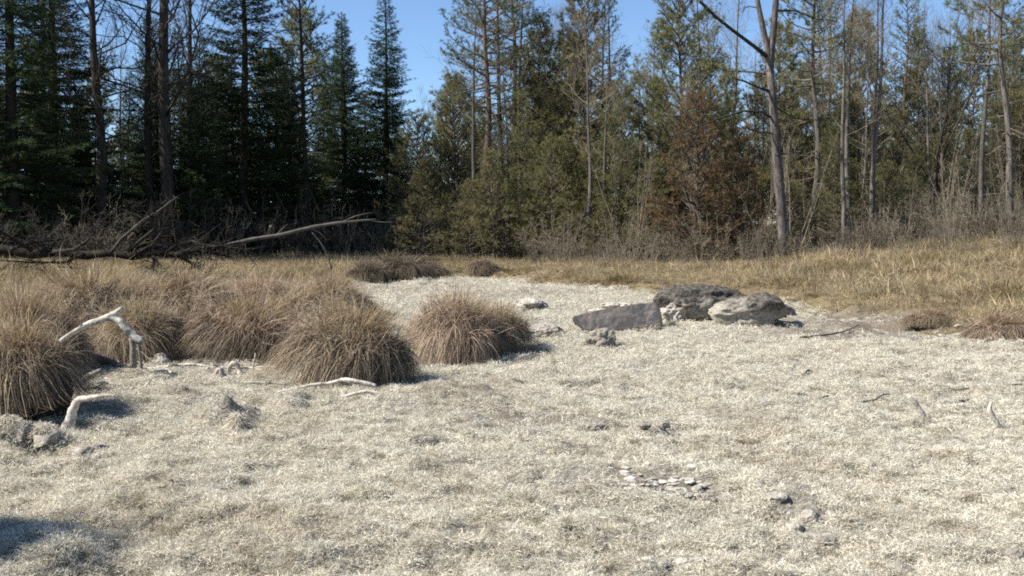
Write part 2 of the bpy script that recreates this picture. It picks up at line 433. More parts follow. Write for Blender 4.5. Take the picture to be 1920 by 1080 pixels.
    # needle tufts: K thin triangles around each twig tip
    def tufts(self, P, D, K, L, W, spread, rng, v=None):
        P = np.asarray(P, float); D = np.asarray(D, float); N = len(P)
        if N == 0: return
        P2 = np.repeat(P, K, 0); D2 = np.repeat(D, K, 0)
        r = rng.normal(size=(N * K, 3)); r /= np.linalg.norm(r, axis=1)[:, None]
        d = D2 + r * spread; d /= np.linalg.norm(d, axis=1)[:, None] + 1e-9
        s = np.cross(d, rng.normal(size=(N * K, 3))); s /= np.linalg.norm(s, axis=1)[:, None] + 1e-9
        l = L * (0.65 + 0.7 * rng.random(N * K)); w = W * (0.7 + 0.6 * rng.random(N * K))
        st = P2 + d * (0.01) + rng.normal(size=(N * K, 3)) * 0.012
        V = np.stack([st - s * w[:, None] / 2, st + s * w[:, None] / 2, st + d * l[:, None]], 1)
        if v is None: v = rng.random(N)
        vv = np.clip(np.repeat(v, K) + rng.normal(size=N * K) * 0.12, 0, 1)
        self.add(V.reshape(-1, 3), np.arange(N * K * 3).reshape(-1, 3), np.repeat(vv, 3))

def link(name, me, parent=None):
    o = bpy.data.objects.new(name, me)
    COL.objects.link(o)
    if parent is not None: o.parent = parent
    return o

def tag(o, label, cat, group=None, kind=None):
    if label: o['label'] = label
    if cat: o['category'] = cat
    if group: o['group'] = group
    if kind: o['kind'] = kind
    return o

def thing(name, label, cat, loc, group=None, rz=0.0, s=1.0):
    o = bpy.data.objects.new(name, None)
    o.empty_display_size = 0.2
    COL.objects.link(o)
    o.location = loc; o.rotation_euler = (0, 0, rz); o.scale = (s, s, s)
    return tag(o, label, cat, group)

# ------------------------------------------------------------------ ground sheet
def make_ground():
    ys = [-15.0, -8, -4, -1, 1.5, 2.8, 3.6]
    y = 4.1
    while y < 46: ys.append(y); y += 0.0062 * y + 0.002
    while y < 600: ys.append(y); y *= 1.12
    xs = [0.0]; st = 0.036
    while xs[-1] < 420:
        st = 0.036 if xs[-1] < 3.2 else st * 1.035
        xs.append(xs[-1] + st)
    xs = np.array(sorted(set([-v for v in xs] + xs))); ys = np.array(ys)
    X, Y = np.meshgrid(xs, ys)
    Z = ground_h(X, Y)
    far = sstep(60, 120, np.hypot(X, Y)); Z = Z * (1 - far) + 1.0 * far
    d = pond_dist(X, Y) + (vnoise(X * 0.9, Y * 0.9, 3) - 0.5) * 0.9 + (vnoise(X * 3, Y * 3, 13) - 0.5) * 0.7
    b = MB(); nx, ny = len(xs), len(ys)
    I = np.arange(nx * ny).reshape(ny, nx)
    a, bb, c, dd = I[:-1, :-1].ravel(), I[:-1, 1:].ravel(), I[1:, 1:].ravel(), I[1:, :-1].ravel()
    b.add(np.stack([X, Y, Z], -1).reshape(-1, 3), np.concatenate([np.stack([a, bb, c], 1), np.stack([a, c, dd], 1)]))
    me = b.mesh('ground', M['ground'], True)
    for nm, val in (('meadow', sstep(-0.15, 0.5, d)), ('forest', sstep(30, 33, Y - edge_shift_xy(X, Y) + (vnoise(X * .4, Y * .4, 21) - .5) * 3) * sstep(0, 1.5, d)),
                    ('mud_shade', np.clip(mud_shade_amount(X, Y) * (0.75 + 0.7 * vnoise(X * 4, Y * 4, 31)), 0, 1))):
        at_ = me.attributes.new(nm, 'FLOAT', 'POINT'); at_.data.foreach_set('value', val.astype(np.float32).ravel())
    o = link('ground', me)
    o['kind'] = 'structure'
    o['label'] = 'dry pond bed of pale matted moss with brown meadow and forest floor behind'
make_ground()

# ------------------------------------------------------------------ scatter of uncountable stuff with geometry nodes
def scatter(name, label, cat, protos, P, rot, scl, idx):
    me = bpy.data.meshes.new(name)
    me.vertices.add(len(P)); me.vertices.foreach_set('co', P.astype(np.float32).ravel())
    a = me.attributes.new('rot', 'FLOAT_VECTOR', 'POINT'); a.data.foreach_set('vector', rot.astype(np.float32).ravel())
    a = me.attributes.new('scl', 'FLOAT', 'POINT'); a.data.foreach_set('value', scl.astype(np.float32))
    a = me.attributes.new('idx', 'INT', 'POINT'); a.data.foreach_set('value', idx.astype(np.int32))
    o = link(name, me)
    tag(o, label, cat, None, 'stuff')
    ng = bpy.data.node_groups.new(name + '_scatter', 'GeometryNodeTree')
    ng.interface.new_socket('Geometry', in_out='INPUT', socket_type='NodeSocketGeometry')
    ng.interface.new_socket('Geometry', in_out='OUTPUT', socket_type='NodeSocketGeometry')
    N = ng.nodes; Lk = ng.links
    gi = N.new('NodeGroupInput'); go = N.new('NodeGroupOutput'); jn = N.new('GeometryNodeJoinGeometry')
    def named(nm, t):
        n = N.new('GeometryNodeInputNamedAttribute'); n.data_type = t; n.inputs['Name'].default_value = nm
        return n.outputs['Attribute']
    rt, sc, ix = named('rot', 'FLOAT_VECTOR'), named('scl', 'FLOAT'), named('idx', 'INT')
    for k, pm in enumerate(protos):
        po = bpy.data.objects.new(name + '_piece', pm)
        oi = N.new('GeometryNodeObjectInfo'); oi.inputs['Object'].default_value = po
        cmp_ = N.new('FunctionNodeCompare'); cmp_.data_type = 'INT'; cmp_.operation = 'EQUAL'
        Lk.new(ix, cmp_.inputs[2]); cmp_.inputs[3].default_value = k
        ip = N.new('GeometryNodeInstanceOnPoints')
        e2r = N.new('FunctionNodeEulerToRotation')
        Lk.new(rt, e2r.inputs[0])
        Lk.new(gi.outputs[0], ip.inputs['Points']); Lk.new(cmp_.outputs[0], ip.inputs['Selection'])
        Lk.new(oi.outputs['Geometry'], ip.inputs['Instance']); Lk.new(e2r.outputs[0], ip.inputs['Rotation']); Lk.new(sc, ip.inputs['Scale'])
        Lk.new(ip.outputs[0], jn.inputs[0])
    Lk.new(jn.outputs[0], go.inputs[0])
    md = o.modifiers.new('scatter', 'NODES'); md.node_group = ng
    return o

def ground_tilt(x, y):
    e = 0.06
    dzx = (ground_h(x + e, y) - ground_h(x - e, y)) / (2 * e); dzy = (ground_h(x, y + e) - ground_h(x, y - e)) / (2 * e)
    return np.arctan(dzy), -np.arctan(dzx)

def make_moss():
    rg = np.random.default_rng(5); protos = []
    for k in range(8):
        b = MB(); n = 64
        r = 0.09 * np.sqrt(rg.random(n)); a = rg.random(n) * 6.283
        base = np.stack([r * np.cos(a), r * np.sin(a), 0.034 * (1 - (r / 0.09) ** 2) * rg.random(n) ** 0.5 - 0.004], 1)
        az = np.where(rg.random(n) < 0.6, a + rg.normal(size=n) * 0.8, rg.random(n) * 6.283); el = rg.random(n) ** 1.3 * 1.1
        d = np.stack([np.cos(az) * np.cos(el), np.sin(az) * np.cos(el), np.sin(el)], 1)
        L = 0.016 + 0.036 * rg.random(n) ** 1.4
        b.blades(base, d, L, L * 0.4 * np.sin(el) + 0.004, 0.0040 + 0.0028 * rg.random(n), 3, rg, None, 0.7)
        protos.append(b.mesh('moss_tuft', M['fibre']))
    n = 230000
    y = 3.9 * (31 / 3.9) ** rg.random(n)
    x = (rg.random(n) * 2 - 1) * (0.53 * y + 0.5)
    # equal count per log depth and per picture width: density falls with distance, pieces grow
    d = pond_dist(x, y) + (vnoise(x * 0.9, y * 0.9, 3) - 0.5) * 0.9
    patch = 0.2 + 0.8 * sstep(0.3, 0.62, vnoise(x * 2.1, y * 2.1, 17) * 0.4 + vnoise(x * 7, y * 7, 18) * 0.35 + vnoise(x * 19, y * 19, 19) * 0.25)
    keep = (d < 0.35) & (rg.random(n) < patch * (1 - 0.95 * mud_shade_amount(x, y)))
    for bx, by, rx, ry in BARE: keep &= rg.random(n) < ((x - bx) / rx) ** 2 + ((y - by) / ry) ** 2
    keep &= rg.random(n) < np.where(y < 16, 1.0, 0.55)
    x, y = x[keep], y[keep]; n = len(x)
    tx, ty = ground_tilt(x, y)
    P = np.stack([x, y, ground_h(x, y)], 1)
    rot = np.stack([tx + rg.normal(size=n) * 0.15, ty + rg.normal(size=n) * 0.15, rg.random(n) * 6.283], 1)
    s = (0.36 + 1.0 * rg.random(n) ** 2.2) * np.clip(0.42 + y * 0.05, 0.55, 1.6)
    scatter('dried_moss', 'pale dried moss fibres matted over the whole pond bed', 'moss', protos, P, rot, s, rg.integers(0, 8, n))
make_moss()

def make_meadow():
    rg = np.random.default_rng(6); protos = []
    for k in range(7):
        b = MB(); n = 55
        r = 0.13 * np.sqrt(rg.random(n)); a = rg.random(n) * 6.283
        base = np.stack([r * np.cos(a), r * np.sin(a), np.zeros(n) - 0.02], 1)
        az = rg.random(n) * 6.283; el = np.radians(35 + 50 * rg.random(n))
        d = np.stack([np.cos(az) * np.cos(el), np.sin(az) * np.cos(el), np.sin(el)], 1)
        L = (0.14 + 0.3 * rg.random(n) ** 1.5) * (0.8 + 0.5 * (k % 3) / 2)
        b.blades(base, d, L, L * (0.15 + 1.1 * rg.random(n)), 0.005 + 0.006 * rg.random(n), 4, rg, rg.random(n) ** 1.3, 0.2)
        protos.append(b.mesh('straw_tuft', M['straw']))
    n = 100000
    y = 12 + 33 * rg.random(n) ** 0.85
    x = (rg.random(n) * 2 - 1) * (0.54 * y + 2)
    d = pond_dist(x, y) + (vnoise(x * 0.9, y * 0.9, 3) - 0.5) * 0.9
    keep = (d > 0.0) & (rg.random(n) < sstep(0.0, 0.5, d) * (0.35 + 0.65 * sstep(0.25, 0.6, vnoise(x * 0.8, y * 0.8, 41)))) 
    keep &= rg.random(n) < (1 - 0.85 * sstep(31, 34.5, y - edge_shift_xy(x, y))) * (1 - 0.8 * mud_shade_amount(x, y)) 
    x, y, d = x[keep], y[keep], d[keep]; n = len(x)
    P = np.stack([x, y, ground_h(x, y)], 1)
    rot = np.stack([rg.normal(size=n) * 0.2, rg.normal(size=n) * 0.2, rg.random(n) * 6.283], 1)
    s = (0.55 + 0.75 * rg.random(n) ** 1.5) * (0.45 + 0.55 * sstep(0, 2.0, d)) * (0.55 + 0.9 * vnoise(x * 0.7, y * 0.7, 44)) * (0.8 + 0.5 * vnoise(x * 2.3, y * 2.3, 45)) * (1 - 0.15 * sstep(-1.5, -3, x) * sstep(20, 24, y))
    scatter('meadow_grass', 'dry straw coloured grass covering the meadow around the pond', 'grass', protos, P, rot, s, rg.integers(0, 7, n))
make_meadow()

# ------------------------------------------------------------------ forest: prototypes (meshes are shared by the copies)
def unit(v):
    v = np.asarray(v, float); return v / (np.linalg.norm(v) + 1e-9)

def branch_path(p0, d0, L, n, bend, rg, jit=0.06):
    pts = [np.array(p0, float)]; d = unit(d0); st = L / n
    for i in range(n):
        d = unit(d + np.array([0, 0, bend / n]) + rg.normal(size=3) * jit)
        pts.append(pts[-1] + d * st)
    return np.array(pts)

def trunk_path(H, wob, rg, lean=(0, 0), n=14):
    z = np.linspace(0, H, n); ph = rg.random(4) * 6.28
    x = lean[0] * z + wob * (np.sin(z * 0.55 + ph[0]) - math.sin(ph[0]) + 0.5 * np.sin(z * 1.3 + ph[1]) - 0.5 * math.sin(ph[1]))
    y = lean[1] * z + wob * (np.sin(z * 0.5 + ph[2]) - math.sin(ph[2]))
    return np.stack([x, y, z - 0.15 * (z == 0)], 1)

def on_path(path, z):
    return np.array([np.interp(z, path[:, 2], path[:, 0]), np.interp(z, path[:, 2], path[:, 1]), z])

def pine(seed, H, r0, cs, cw, nb, dead=14, wob=0.1, needle='pine_needle', bark='pine_bark', twigsper=7, K=11, nl=0.11, nw=0.013, upper=0.7, dens=1.0):
    rg = np.random.default_rng(seed)
    tp = trunk_path(H, wob, rg)
    t = MB(); t.tube(tp, r0 * (1 - 0.93 * (tp[:, 2].clip(0) / H) ** 0.9) * (1 + 0.35 * np.exp(-tp[:, 2].clip(0) * 3)), 9, 0.06, seed)
    l = MB(); c = MB(); TA, TB, TR = [], [], []; P, D = [], []
    for i in range(nb):
        u = (i + rg.random()) / nb
        z = H * (cs + (0.985 - cs) * u)
        p0 = on_path(tp, z); az = i * 2.399 + rg.normal() * 0.5
        el = math.radians(-8 + 58 * u + rg.normal() * 10)
        L = cw * (1 - u) ** upper * (0.55 + 0.5 * rg.random()) * (0.65 + 0.35 * min(1, u * 5 + 0.3)) + 0.18
        d0 = (math.cos(az) * math.cos(el), math.sin(az) * math.cos(el), math.sin(el))
        bp = branch_path(p0, d0, L, 5, 0.45, rg, 0.10)
        rb = 0.012 + 0.014 * L
        l.tube(bp, np.linspace(rb, 0.006, 6), 4, 0, seed)
        nt_ = max(3, int(twigsper * (0.4 + L / cw)))
        for k in range(nt_):
            f = 0.3 + 0.7 * (k + rg.random()) / nt_
            q = f * 5; j = min(4, int(q)); s = bp[j] + (bp[j + 1] - bp[j]) * (q - j)
            dirb = unit(bp[j + 1] - bp[j]); sd = unit(np.cross(dirb, (0, 0, 1))) * (1 if k % 2 else -1)
            td = unit(dirb * 0.7 + sd * (0.5 + 0.5 * rg.random()) + np.array([0, 0, 0.15 + 0.45 * rg.random()]) + rg.normal(size=3) * 0.15)
            tl = (0.16 + 0.3 * L * (1 - f) + 0.16 * rg.random())
            e = s + td * tl
            TA.append(s); TB.append(e); TR.append(0.007)
            m = max(2, int(dens * (2 + tl * 9)))
            for w in range(m):
                g = 0.35 + 0.65 * (w + 1) / m
                pp = s + td * tl * g
                dd = unit(td + rg.normal(size=3) * 0.55 + np.array([0, 0, 0.25]))
                if rg.random() < 0.5:
                    ee = pp + dd * (0.06 + 0.1 * rg.random()); TA.append(pp); TB.append(ee); TR.append(0.004); pp = ee
                P.append(pp); D.append(dd)
        P.append(bp[-1]); D.append(unit(bp[-1] - bp[-2]))
    for i in range(dead):                                     # bare dead branches on the lower trunk
        z = H * (0.12 + (cs + 0.1 - 0.12) * rg.random()); p0 = on_path(tp, z); az = rg.random() * 6.283
        el = math.radians(rg.normal() * 18 - 4); L = 0.4 + 1.3 * rg.random() ** 1.5
        bp = branch_path(p0, (math.cos(az) * math.cos(el), math.sin(az) * math.cos(el), math.sin(el)), L, 5, -0.15, rg, 0.2)
        l.tube(bp, np.linspace(0.013 + 0.006 * L, 0.003, 6), 4, 0, seed)
        for k in range(int(3 + 5 * rg.random())):
            j = rg.integers(1, 5); e = bp[j] + unit(rg.normal(size=3) + (bp[j + 1] - bp[j]) * 4) * (0.1 + 0.35 * rg.random())
            TA.append(bp[j]); TB.append(e); TR.append(0.006)
    l.twigs(TA, TB, np.array(TR), np.array(TR) * 0.4)
    c.tufts(P, D, K, nl, nw, 0.8, rg)
    return [('trunk', t.mesh('pine_trunk', M[bark], True)), ('limbs', l.mesh('pine_limbs', M['pine_twig' if bark != 'dark_bark' else 'dark_twig'])), ('crown', c.mesh('pine_crown', M[needle]))]

def spruce(seed, H, base_r, z0=0.3, needle='spruce_needle', step=0.17, dens=1.0, K=8, bark='dark_bark', tw='dark_twig'):
    rg = np.random.default_rng(seed)
    tp = trunk_path(H, 0.03, rg)
    t = MB(); t.tube(tp, 0.012 * H * (1 - 0.96 * tp[:, 2].clip(0) / H) + 0.004, 8, 0.05, seed)
    l = MB(); c = MB(); P, D = [], []; TA, TB = [], []
    z = z0; i = 0
    while z < H - 0.1:
        u = z / H
        Lw = base_r * (1 - u) ** 0.82
        for k in range(5 if u < 0.8 else 4):
            i += 1
            if rg.random() < 0.1: continue
            az = i * 2.399 + rg.normal() * 0.3
            L = Lw * (0.6 + 0.55 * rg.random()) + 0.1
            el = math.radians(-14 + 55 * u ** 1.5 + rg.normal() * 6)
            bp = branch_path(on_path(tp, z + rg.normal() * 0.04), (math.cos(az) * math.cos(el), math.sin(az) * math.cos(el), math.sin(el)), L, 4, 0.28, rg, 0.04)
            l.tube(bp, np.linspace(0.006 + 0.008 * L, 0.003, 5), 3, 0, seed)
            ns = max(3, int(L / 0.075 * dens))
            for s_ in range(ns):
                f = 0.12 + 0.88 * (s_ + rg.random()) / ns
                q = f * 4; j = min(3, int(q)); s = bp[j] + (bp[j + 1] - bp[j]) * (q - j)
                dirb = unit(bp[j + 1] - bp[j]); sd = np.cross(dirb, (0, 0, 1)); sd = sd * (1 if s_ % 2 else -1)
                sl = (0.10 + 0.32 * L * (1 - f) * 0.8) * (0.6 + 0.6 * rg.random())
                td = unit(dirb * 0.75 + sd * 0.75 + np.array([0, 0, -0.28 - 0.25 * rg.random()]))
                m = max(1, int(sl / 0.07))
                for w in range(m):
                    P.append(s + td * sl * (w + 0.5) / m); D.append(td)
        z += step * (1 - 0.45 * u) * (0.8 + 0.4 * rg.random())
    P.append(tp[-1]); D.append((0, 0, 1))
    c.tufts(P, D, K, 0.095, 0.017, 0.75, rg)
    return [('trunk', t.mesh('spruce_trunk', M[bark], True)), ('limbs', l.mesh('spruce_limbs', M[tw])), ('crown', c.mesh('spruce_crown', M[needle]))]

def bare_tree(seed, H, r0, mat='grey_bark', tw='twig', split=0.5, nmain=26, spread=0.5, vase=0, lv=3):
    rg = np.random.default_rng(seed)
    t = MB(); l = MB(); TA, TB, RA, RB = [], [], [], []
    def grow(p0, d0, L, r, lev):
        bp = branch_path(p0, d0, L, 4, 0.3, rg, 0.2)
        rs = np.linspace(r, r * 0.4, 5)
        if lev == 0 or r > 0.02: l.tube(bp, rs, 5 if r > 0.02 else 3, 0, seed)
        else:
            for j in range(4): TA.append(bp[j]); TB.append(bp[j + 1]); RA.append(max(rs[j], 0.0028)); RB.append(max(rs[j + 1], 0.002))
        if lev >= lv: return
        nk = (6, 5, 4, 3)[lev] + int(rg.random() * 3)
        for k in range(nk):
            f = 0.25 + 0.75 * (k + rg.random()) / nk; q = f * 4; j = min(3, int(q))
            s = bp[j] + (bp[j + 1] - bp[j]) * (q - j); db = unit(bp[j + 1] - bp[j])
            nd = unit(db + rg.normal(size=3) * spread + np.array([0, 0, 0.12]))
            grow(s, nd, L * (0.5 - 0.15 * f) * (0.7 + 0.6 * rg.random()) + 0.12, r * (0.5 - 0.15 * f), lev + 1)
    tp = trunk_path(H, 0.07, rg)
    if vase:
        cut = split * H; keep = tp[:, 2] <= cut + 0.5; tt = tp[keep]
        t.tube(tt, np.linspace(r0, r0 * 0.75, len(tt)), 8, 0.06, seed)
        for k in range(vase):
            az = k * 6.283 / vase + rg.normal() * 0.3; el = math.radians(52 + rg.random() * 22)
            grow(tt[-1 - (k % 3)], (math.cos(az) * math.cos(el), math.sin(az) * math.cos(el), math.sin(el)), H * (0.45 + 0.2 * rg.random()), r0 * 0.27, 0)
    else:
        t.tube(tp, r0 * (1 - 0.92 * tp[:, 2].clip(0) / H), 8, 0.05, seed)
        for k in range(nmain):
            u = split + (1 - split) * (k + rg.random()) / nmain; az = k * 2.399 + rg.normal() * 0.4; el = math.radians(22 + 35 * u + rg.normal() * 14)
            L = H * 0.24 * (1.25 - u) * (0.6 + 0.8 * rg.random())
            grow(on_path(tp, u * H), (math.cos(az) * math.cos(el), math.sin(az) * math.cos(el), math.sin(el)), L, r0 * 0.21 * (1.2 - u), 1)
    l.twigs(TA, TB, np.array(RA), np.array(RB))
    return [('trunk', t.mesh('bare_trunk', M[mat], True)), ('limbs', l.mesh('bare_limbs', M[tw]))]

def sapling(seed, H, nst, spread=0.25, tw='twig'):
    rg = np.random.default_rng(seed); l = MB(); s = MB(); TA, TB, R = [], [], []
    for i in range(nst):
        az = rg.random() * 6.283; el = math.radians(90 - abs(rg.normal()) * 40 * spread)
        r = spread * rg.random() ** 0.5
        h = H * (0.45 + 0.55 * rg.random())
        bp = branch_path((r * math.cos(az), r * math.sin(az), -0.05), (math.cos(az) * math.cos(el), math.sin(az) * math.cos(el), math.sin(el)), h, 7, 0.15, rg, 0.06)
        s.tube(bp, np.linspace(0.006 + 0.0042 * h, 0.003, 8), 4, 0, seed)
        for k in range(int(5 + h * 5)):
            f = 0.25 + 0.75 * rg.random(); q = f * 7; j = min(6, int(q)); p = bp[j] + (bp[j + 1] - bp[j]) * (q - j); db = unit(bp[j + 1] - bp[j])
            d = unit(db + rg.normal(size=3) * 0.55); L = (0.15 + 0.4 * rg.random()) * (1.1 - 0.6 * f)
            e = p + d * L; TA.append(p); TB.append(e); R.append(0.0055)
            for w in range(3):
                g = 0.3 + 0.6 * rg.random(); p2 = p + d * L * g; e2 = p2 + unit(d + rg.normal(size=3) * 0.6) * L * 0.5; TA.append(p2); TB.append(e2); R.append(0.0038)
    l.twigs(TA, TB, np.array(R), np.array(R) * 0.5)
    return [('stems', s.mesh('sapling_stems', M[tw])), ('twigs', l.mesh('sapling_twigs', M[tw]))]

PR = {}
PR['pineA'] = pine(101, 12.5, 0.15, 0.36, 2.3, 62, 22, 0.10)
PR['pineB'] = pine(102, 11.5, 0.12, 0.42, 1.9, 54, 26, 0.14, bark='grey_bark')
PR['pineC'] = pine(103, 13.0, 0.13, 0.46, 2.0, 54, 22, 0.08)
PR['pineD'] = pine(104, 10.5, 0.10, 0.30, 1.7, 58, 26, 0.12, bark='grey_bark')
PR['thinpine'] = pine(105, 11.0, 0.10, 0.40, 1.5, 46, 30, 0.10, dens=0.7, bark='dark_bark')
PR['youngA'] = pine(110, 8.6, 0.09, 0.10, 2.3, 112, 8, 0.05, 'young_needle', 'grey_bark', 7, 11, 0.125, 0.015, 0.8)
PR['youngC'] = pine(116, 8.2, 0.09, 0.08, 2.7, 84, 10, 0.08, 'young_needle', 'grey_bark', 7, 10, 0.17, 0.022, 0.6)
PR['youngB'] = pine(111, 6.0, 0.07, 0.06, 2.1, 88, 8, 0.06, 'young_needle', 'grey_bark', 7, 10, 0.125, 0.015, 0.7)
PR['bushpine'] = pine(112, 3.6, 0.05, 0.03, 1.5, 60, 12, 0.08, 'young_needle', 'grey_bark', 7, 9, 0.11, 0.012, 0.6, 0.8)
PR['rust'] = pine(113, 3.9, 0.05, 0.03, 1.35, 70, 10, 0.06, 'rust_needle', 'dark_bark', 6, 9, 0.10, 0.012, 0.65, 0.8)
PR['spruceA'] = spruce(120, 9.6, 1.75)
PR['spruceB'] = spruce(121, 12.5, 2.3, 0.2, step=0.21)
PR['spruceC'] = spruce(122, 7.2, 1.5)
PR['bareA'] = bare_tree(130, 11, 0.11)
PR['bareB'] = bare_tree(131, 9, 0.08, split=0.35)
PR['bareV'] = bare_tree(132, 9.5, 0.14, 'dark_bark', 'dark_twig', 0.22, vase=6, spread=0.42, lv=3)
PR['bareD'] = bare_tree(133, 14, 0.2, 'dark_bark', 'dark_twig', split=0.25, nmain=40, spread=0.55)
PR['snag'] = bare_tree(134, 9.2, 0.10, 'dark_bark', 'dark_twig', split=0.6, nmain=10, spread=0.6, lv=2)
PR['sapA'] = sapling(140, 3.6, 7)
PR['sapB'] = sapling(141, 2.6, 9, 0.4)
PR['sapC'] = sapling(142, 4.8, 5, 0.2)
PR['brush'] = sapling(143, 1.5, 16, 0.7)
PR['brushD'] = sapling(144, 1.9, 16, 0.9, 'dark_twig')
CAT = dict(pine='pine', thin='pine', youn='pine', bush='pine', rust='conifer', spru='spruce', bare='bare tree', snag='dead tree', sapA='sapling', sapB='sapling', sapC='sapling', brus='brushwood')
NAME = dict(pine='pine_tree', thin='pine_tree', youn='young_pine', bush='bushy_pine', rust='rusty_conifer', spru='spruce_tree', bare='bare_tree', snag='dead_tree', sapA='bare_sapling', sapB='bare_sapling', sapC='bare_sapling', brus='brushwood')

def plant(kind, px, depth, s, label, group=None, rz=None, tilt=(0, 0), sz=None, free=False):
    k = 1.0 if free else (depth + edge_shift(px)) / depth; depth *= k; s *= k; sz = sz * k if sz else None
    x = (px - 960.0) / FPX * depth
    z = gz(x, depth)
    if rz is None: rz = random.random() * 6.283
    o = thing(NAME[kind[:4]], label, CAT[kind[:4]], (x, depth, z - 0.03), group, rz, s)
    if sz: o.scale = (s, s, sz)
    o.rotation_euler = (tilt[0], tilt[1], rz)
    for nm, me in PR[kind]:
        link(nm, me, o)['kind'] = 'thing' if nm == 'trunk' else 'stuff'
    return o

random.seed(4)
# named trees, left to right
TREES = [
 ('spruceB', 30, 35.0, 1.15, 'tall dense dark spruce at the left edge of the picture'),
 ('spruceB', 105, 38.0, 1.1, 'dark spruce crowded just right of the leftmost spruce'),
 ('bareD', 190, 36.0, 1.0, 'tall straight dark trunk, first thick trunk from the left edge'),
 ('bareD', 287, 36.5, 0.85, 'slimmer dark trunk just left of the thickest dark trunk'),
 ('bareD', 322, 35.5, 1.2, 'thickest dark trunk with drooping bare branches among the left trees'),
 ('spruceC', 380, 35.0, 0.75, 'low black green spruce below the thickest dark trunk'),
 ('spruceA', 455, 37.0, 1.22, 'broad olive green spruce between thick dark trunk and slim airy pine'),
 ('spruceC', 520, 38.5, 0.95, 'small dark spruce at the foot of the slim airy pine'),
 ('thinpine', 572, 36.5, 1.0, 'slim airy pine with short bare branches against blue sky on the left'),
 ('spruceA', 645, 38.5, 0.82, 'dark spruce left of the pointed spruce that ends below the frame top'),
 ('spruceA', 722, 38.0, 0.88, 'pointed dark spruce whose whole tip shows against blue sky'),
 ('spruceC', 688, 36.8, 0.72, 'small dark green spruce in front of the pointed spruce'),
 ('pineA', 903, 36.0, 0.98, 'straight red barked pine in the middle with long branches to its left'),
 ('pineC', 938, 38.5, 0.95, 'left one of the two close pine trunks beside the red barked pine'),
 ('pineC', 958, 39.0, 1.0, 'right one of the two close pine trunks beside the red barked pine'),
 ('pineD', 975, 35.0, 0.5, 'short thin dark trunk at the foot of the two close pines'),
 ('youngA', 1085, 38.0, 1.12, 'tall feathery young pine right of the middle, conical with its tip near the frame top'),
 ('snag', 1142, 40.0, 1.02, 'dark crooked dead top leaning against the sky right of the feathery pine'),
 ('youngA', 1272, 37.0, 1.2, 'dense green young pine left of the forked pine'),
 ('pineB', 1523, 35.0, 1.0, 'second grey pine trunk, just right of the forked pine'),
 ('bareB', 1580, 32.5, 0.95, 'thin dark young tree standing at the meadow edge right of the forked pine'),
 ('snag', 1640, 39.0, 0.98, 'broken topped tree with a bent crooked leader against the sky'),
 ('bareV', 1755, 37.0, 0.95, 'dark bare tree with many limbs spreading upward like a vase'),
 ('bareA', 1838, 34.0, 0.85, 'slim pale bare trunk left of the rightmost pine'),
 ('pineB', 1893, 33.5, 1.05, 'tall pine trunk nearest the right edge of the picture'),
 ('rust', 1305, 32.4, 1.22, 'reddish brown withered conifer left of the forked pine'),
 ('rust', 1378, 33.0, 0.98, 'smaller rusty brown conifer between withered conifer and forked pine'),
 ('bushpine', 925, 33.5, 0.85, 'bushy olive pine at the foot of the red barked pine'),
 ('bushpine', 790, 35.0, 1.1, 'bushy olive pine right of the pointed spruce'),
 ('youngB', 850, 37.0, 0.95, 'rounded olive young pine between pointed spruce and red barked pine'),
 ('bushpine', 1040, 34.0, 0.95, 'bushy olive pine below the tall feathery young pine'),
 ('youngB', 1160, 36.0, 0.9, 'olive young pine between feathery pine and reddish conifer'),
]
for k, px, dep, s, lab in TREES:
    o = plant(k, px, dep, s, lab)
    if k[:4] == 'spru': o.scale = (o.scale[0] * 1.4, o.scale[1] * 1.4, o.scale[2])
    o.rotation_euler[1] = random.gauss(0, 0.008)

LANDMARKS = [(-9999, 'the left edge'), (190, 'the first thick trunk'), (322, 'the thickest trunk'), (572, 'the slim airy pine'), (722, 'the pointed spruce'), (903, 'the red barked pine'),
             (1085, 'the feathery pine'), (1272, 'the dense pine'), (1455, 'the forked pine'), (1580, 'the meadow edge tree'), (1755, 'the vase shaped tree'), (1893, 'the rightmost pine')]
ORD = ['first', 'second', 'third', 'fourth', 'fifth', 'sixth', 'seventh', 'eighth', 'ninth', 'tenth', 'eleventh', 'twelfth', 'thirteenth', 'fourteenth', 'fifteenth', 'sixteenth'] + ['last'] * 30
def row(kinds, n, x0, x1, d0, d1, s0, s1, label, group, jit=0.5):
    made = []
    for i in range(n):
        px = x0 + (x1 - x0) * (i + 0.5 + (random.random() - 0.5) * 2 * jit) / n
        s = s0 + (s1 - s0) * random.random()
        if 735 < px < 890 and d0 >= 36: s *= 0.62
        elif px > 1050 and d0 >= 38: s *= 0.86
        o = plant(random.choice(kinds), px, d0 + (d1 - d0) * random.random(), s, label, group, None, (random.gauss(0, 0.015), random.gauss(0, 0.015)), s * (0.9 + 0.2 * random.random()))
        made.append((px, o))
    made.sort(key=lambda t: t[0]); count = {}
    for px, o in made:                                        # which one: counted rightwards from the next landmark on its left
        if px < 0: continue
        mark = [nm for x, nm in LANDMARKS if x <= px][-1]
        count[mark] = count.get(mark, 0) + 1
        o['label'] = '%s, %s right of %s' % (label, ORD[count[mark] - 1], mark)
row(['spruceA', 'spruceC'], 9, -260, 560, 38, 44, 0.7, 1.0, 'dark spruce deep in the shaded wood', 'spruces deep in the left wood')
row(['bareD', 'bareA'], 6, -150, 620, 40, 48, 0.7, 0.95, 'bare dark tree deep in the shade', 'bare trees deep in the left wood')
row(['spruceA', 'spruceC', 'youngC'], 24, -450, 800, 46, 66, 0.8, 1.05, 'distant conifer behind the left wood', 'distant conifers behind the left wood')
row(['youngA', 'youngB', 'youngC'], 18, 780, 2150, 38, 46, 0.75, 1.05, 'olive pine inside the wood', 'olive pines behind the meadow')
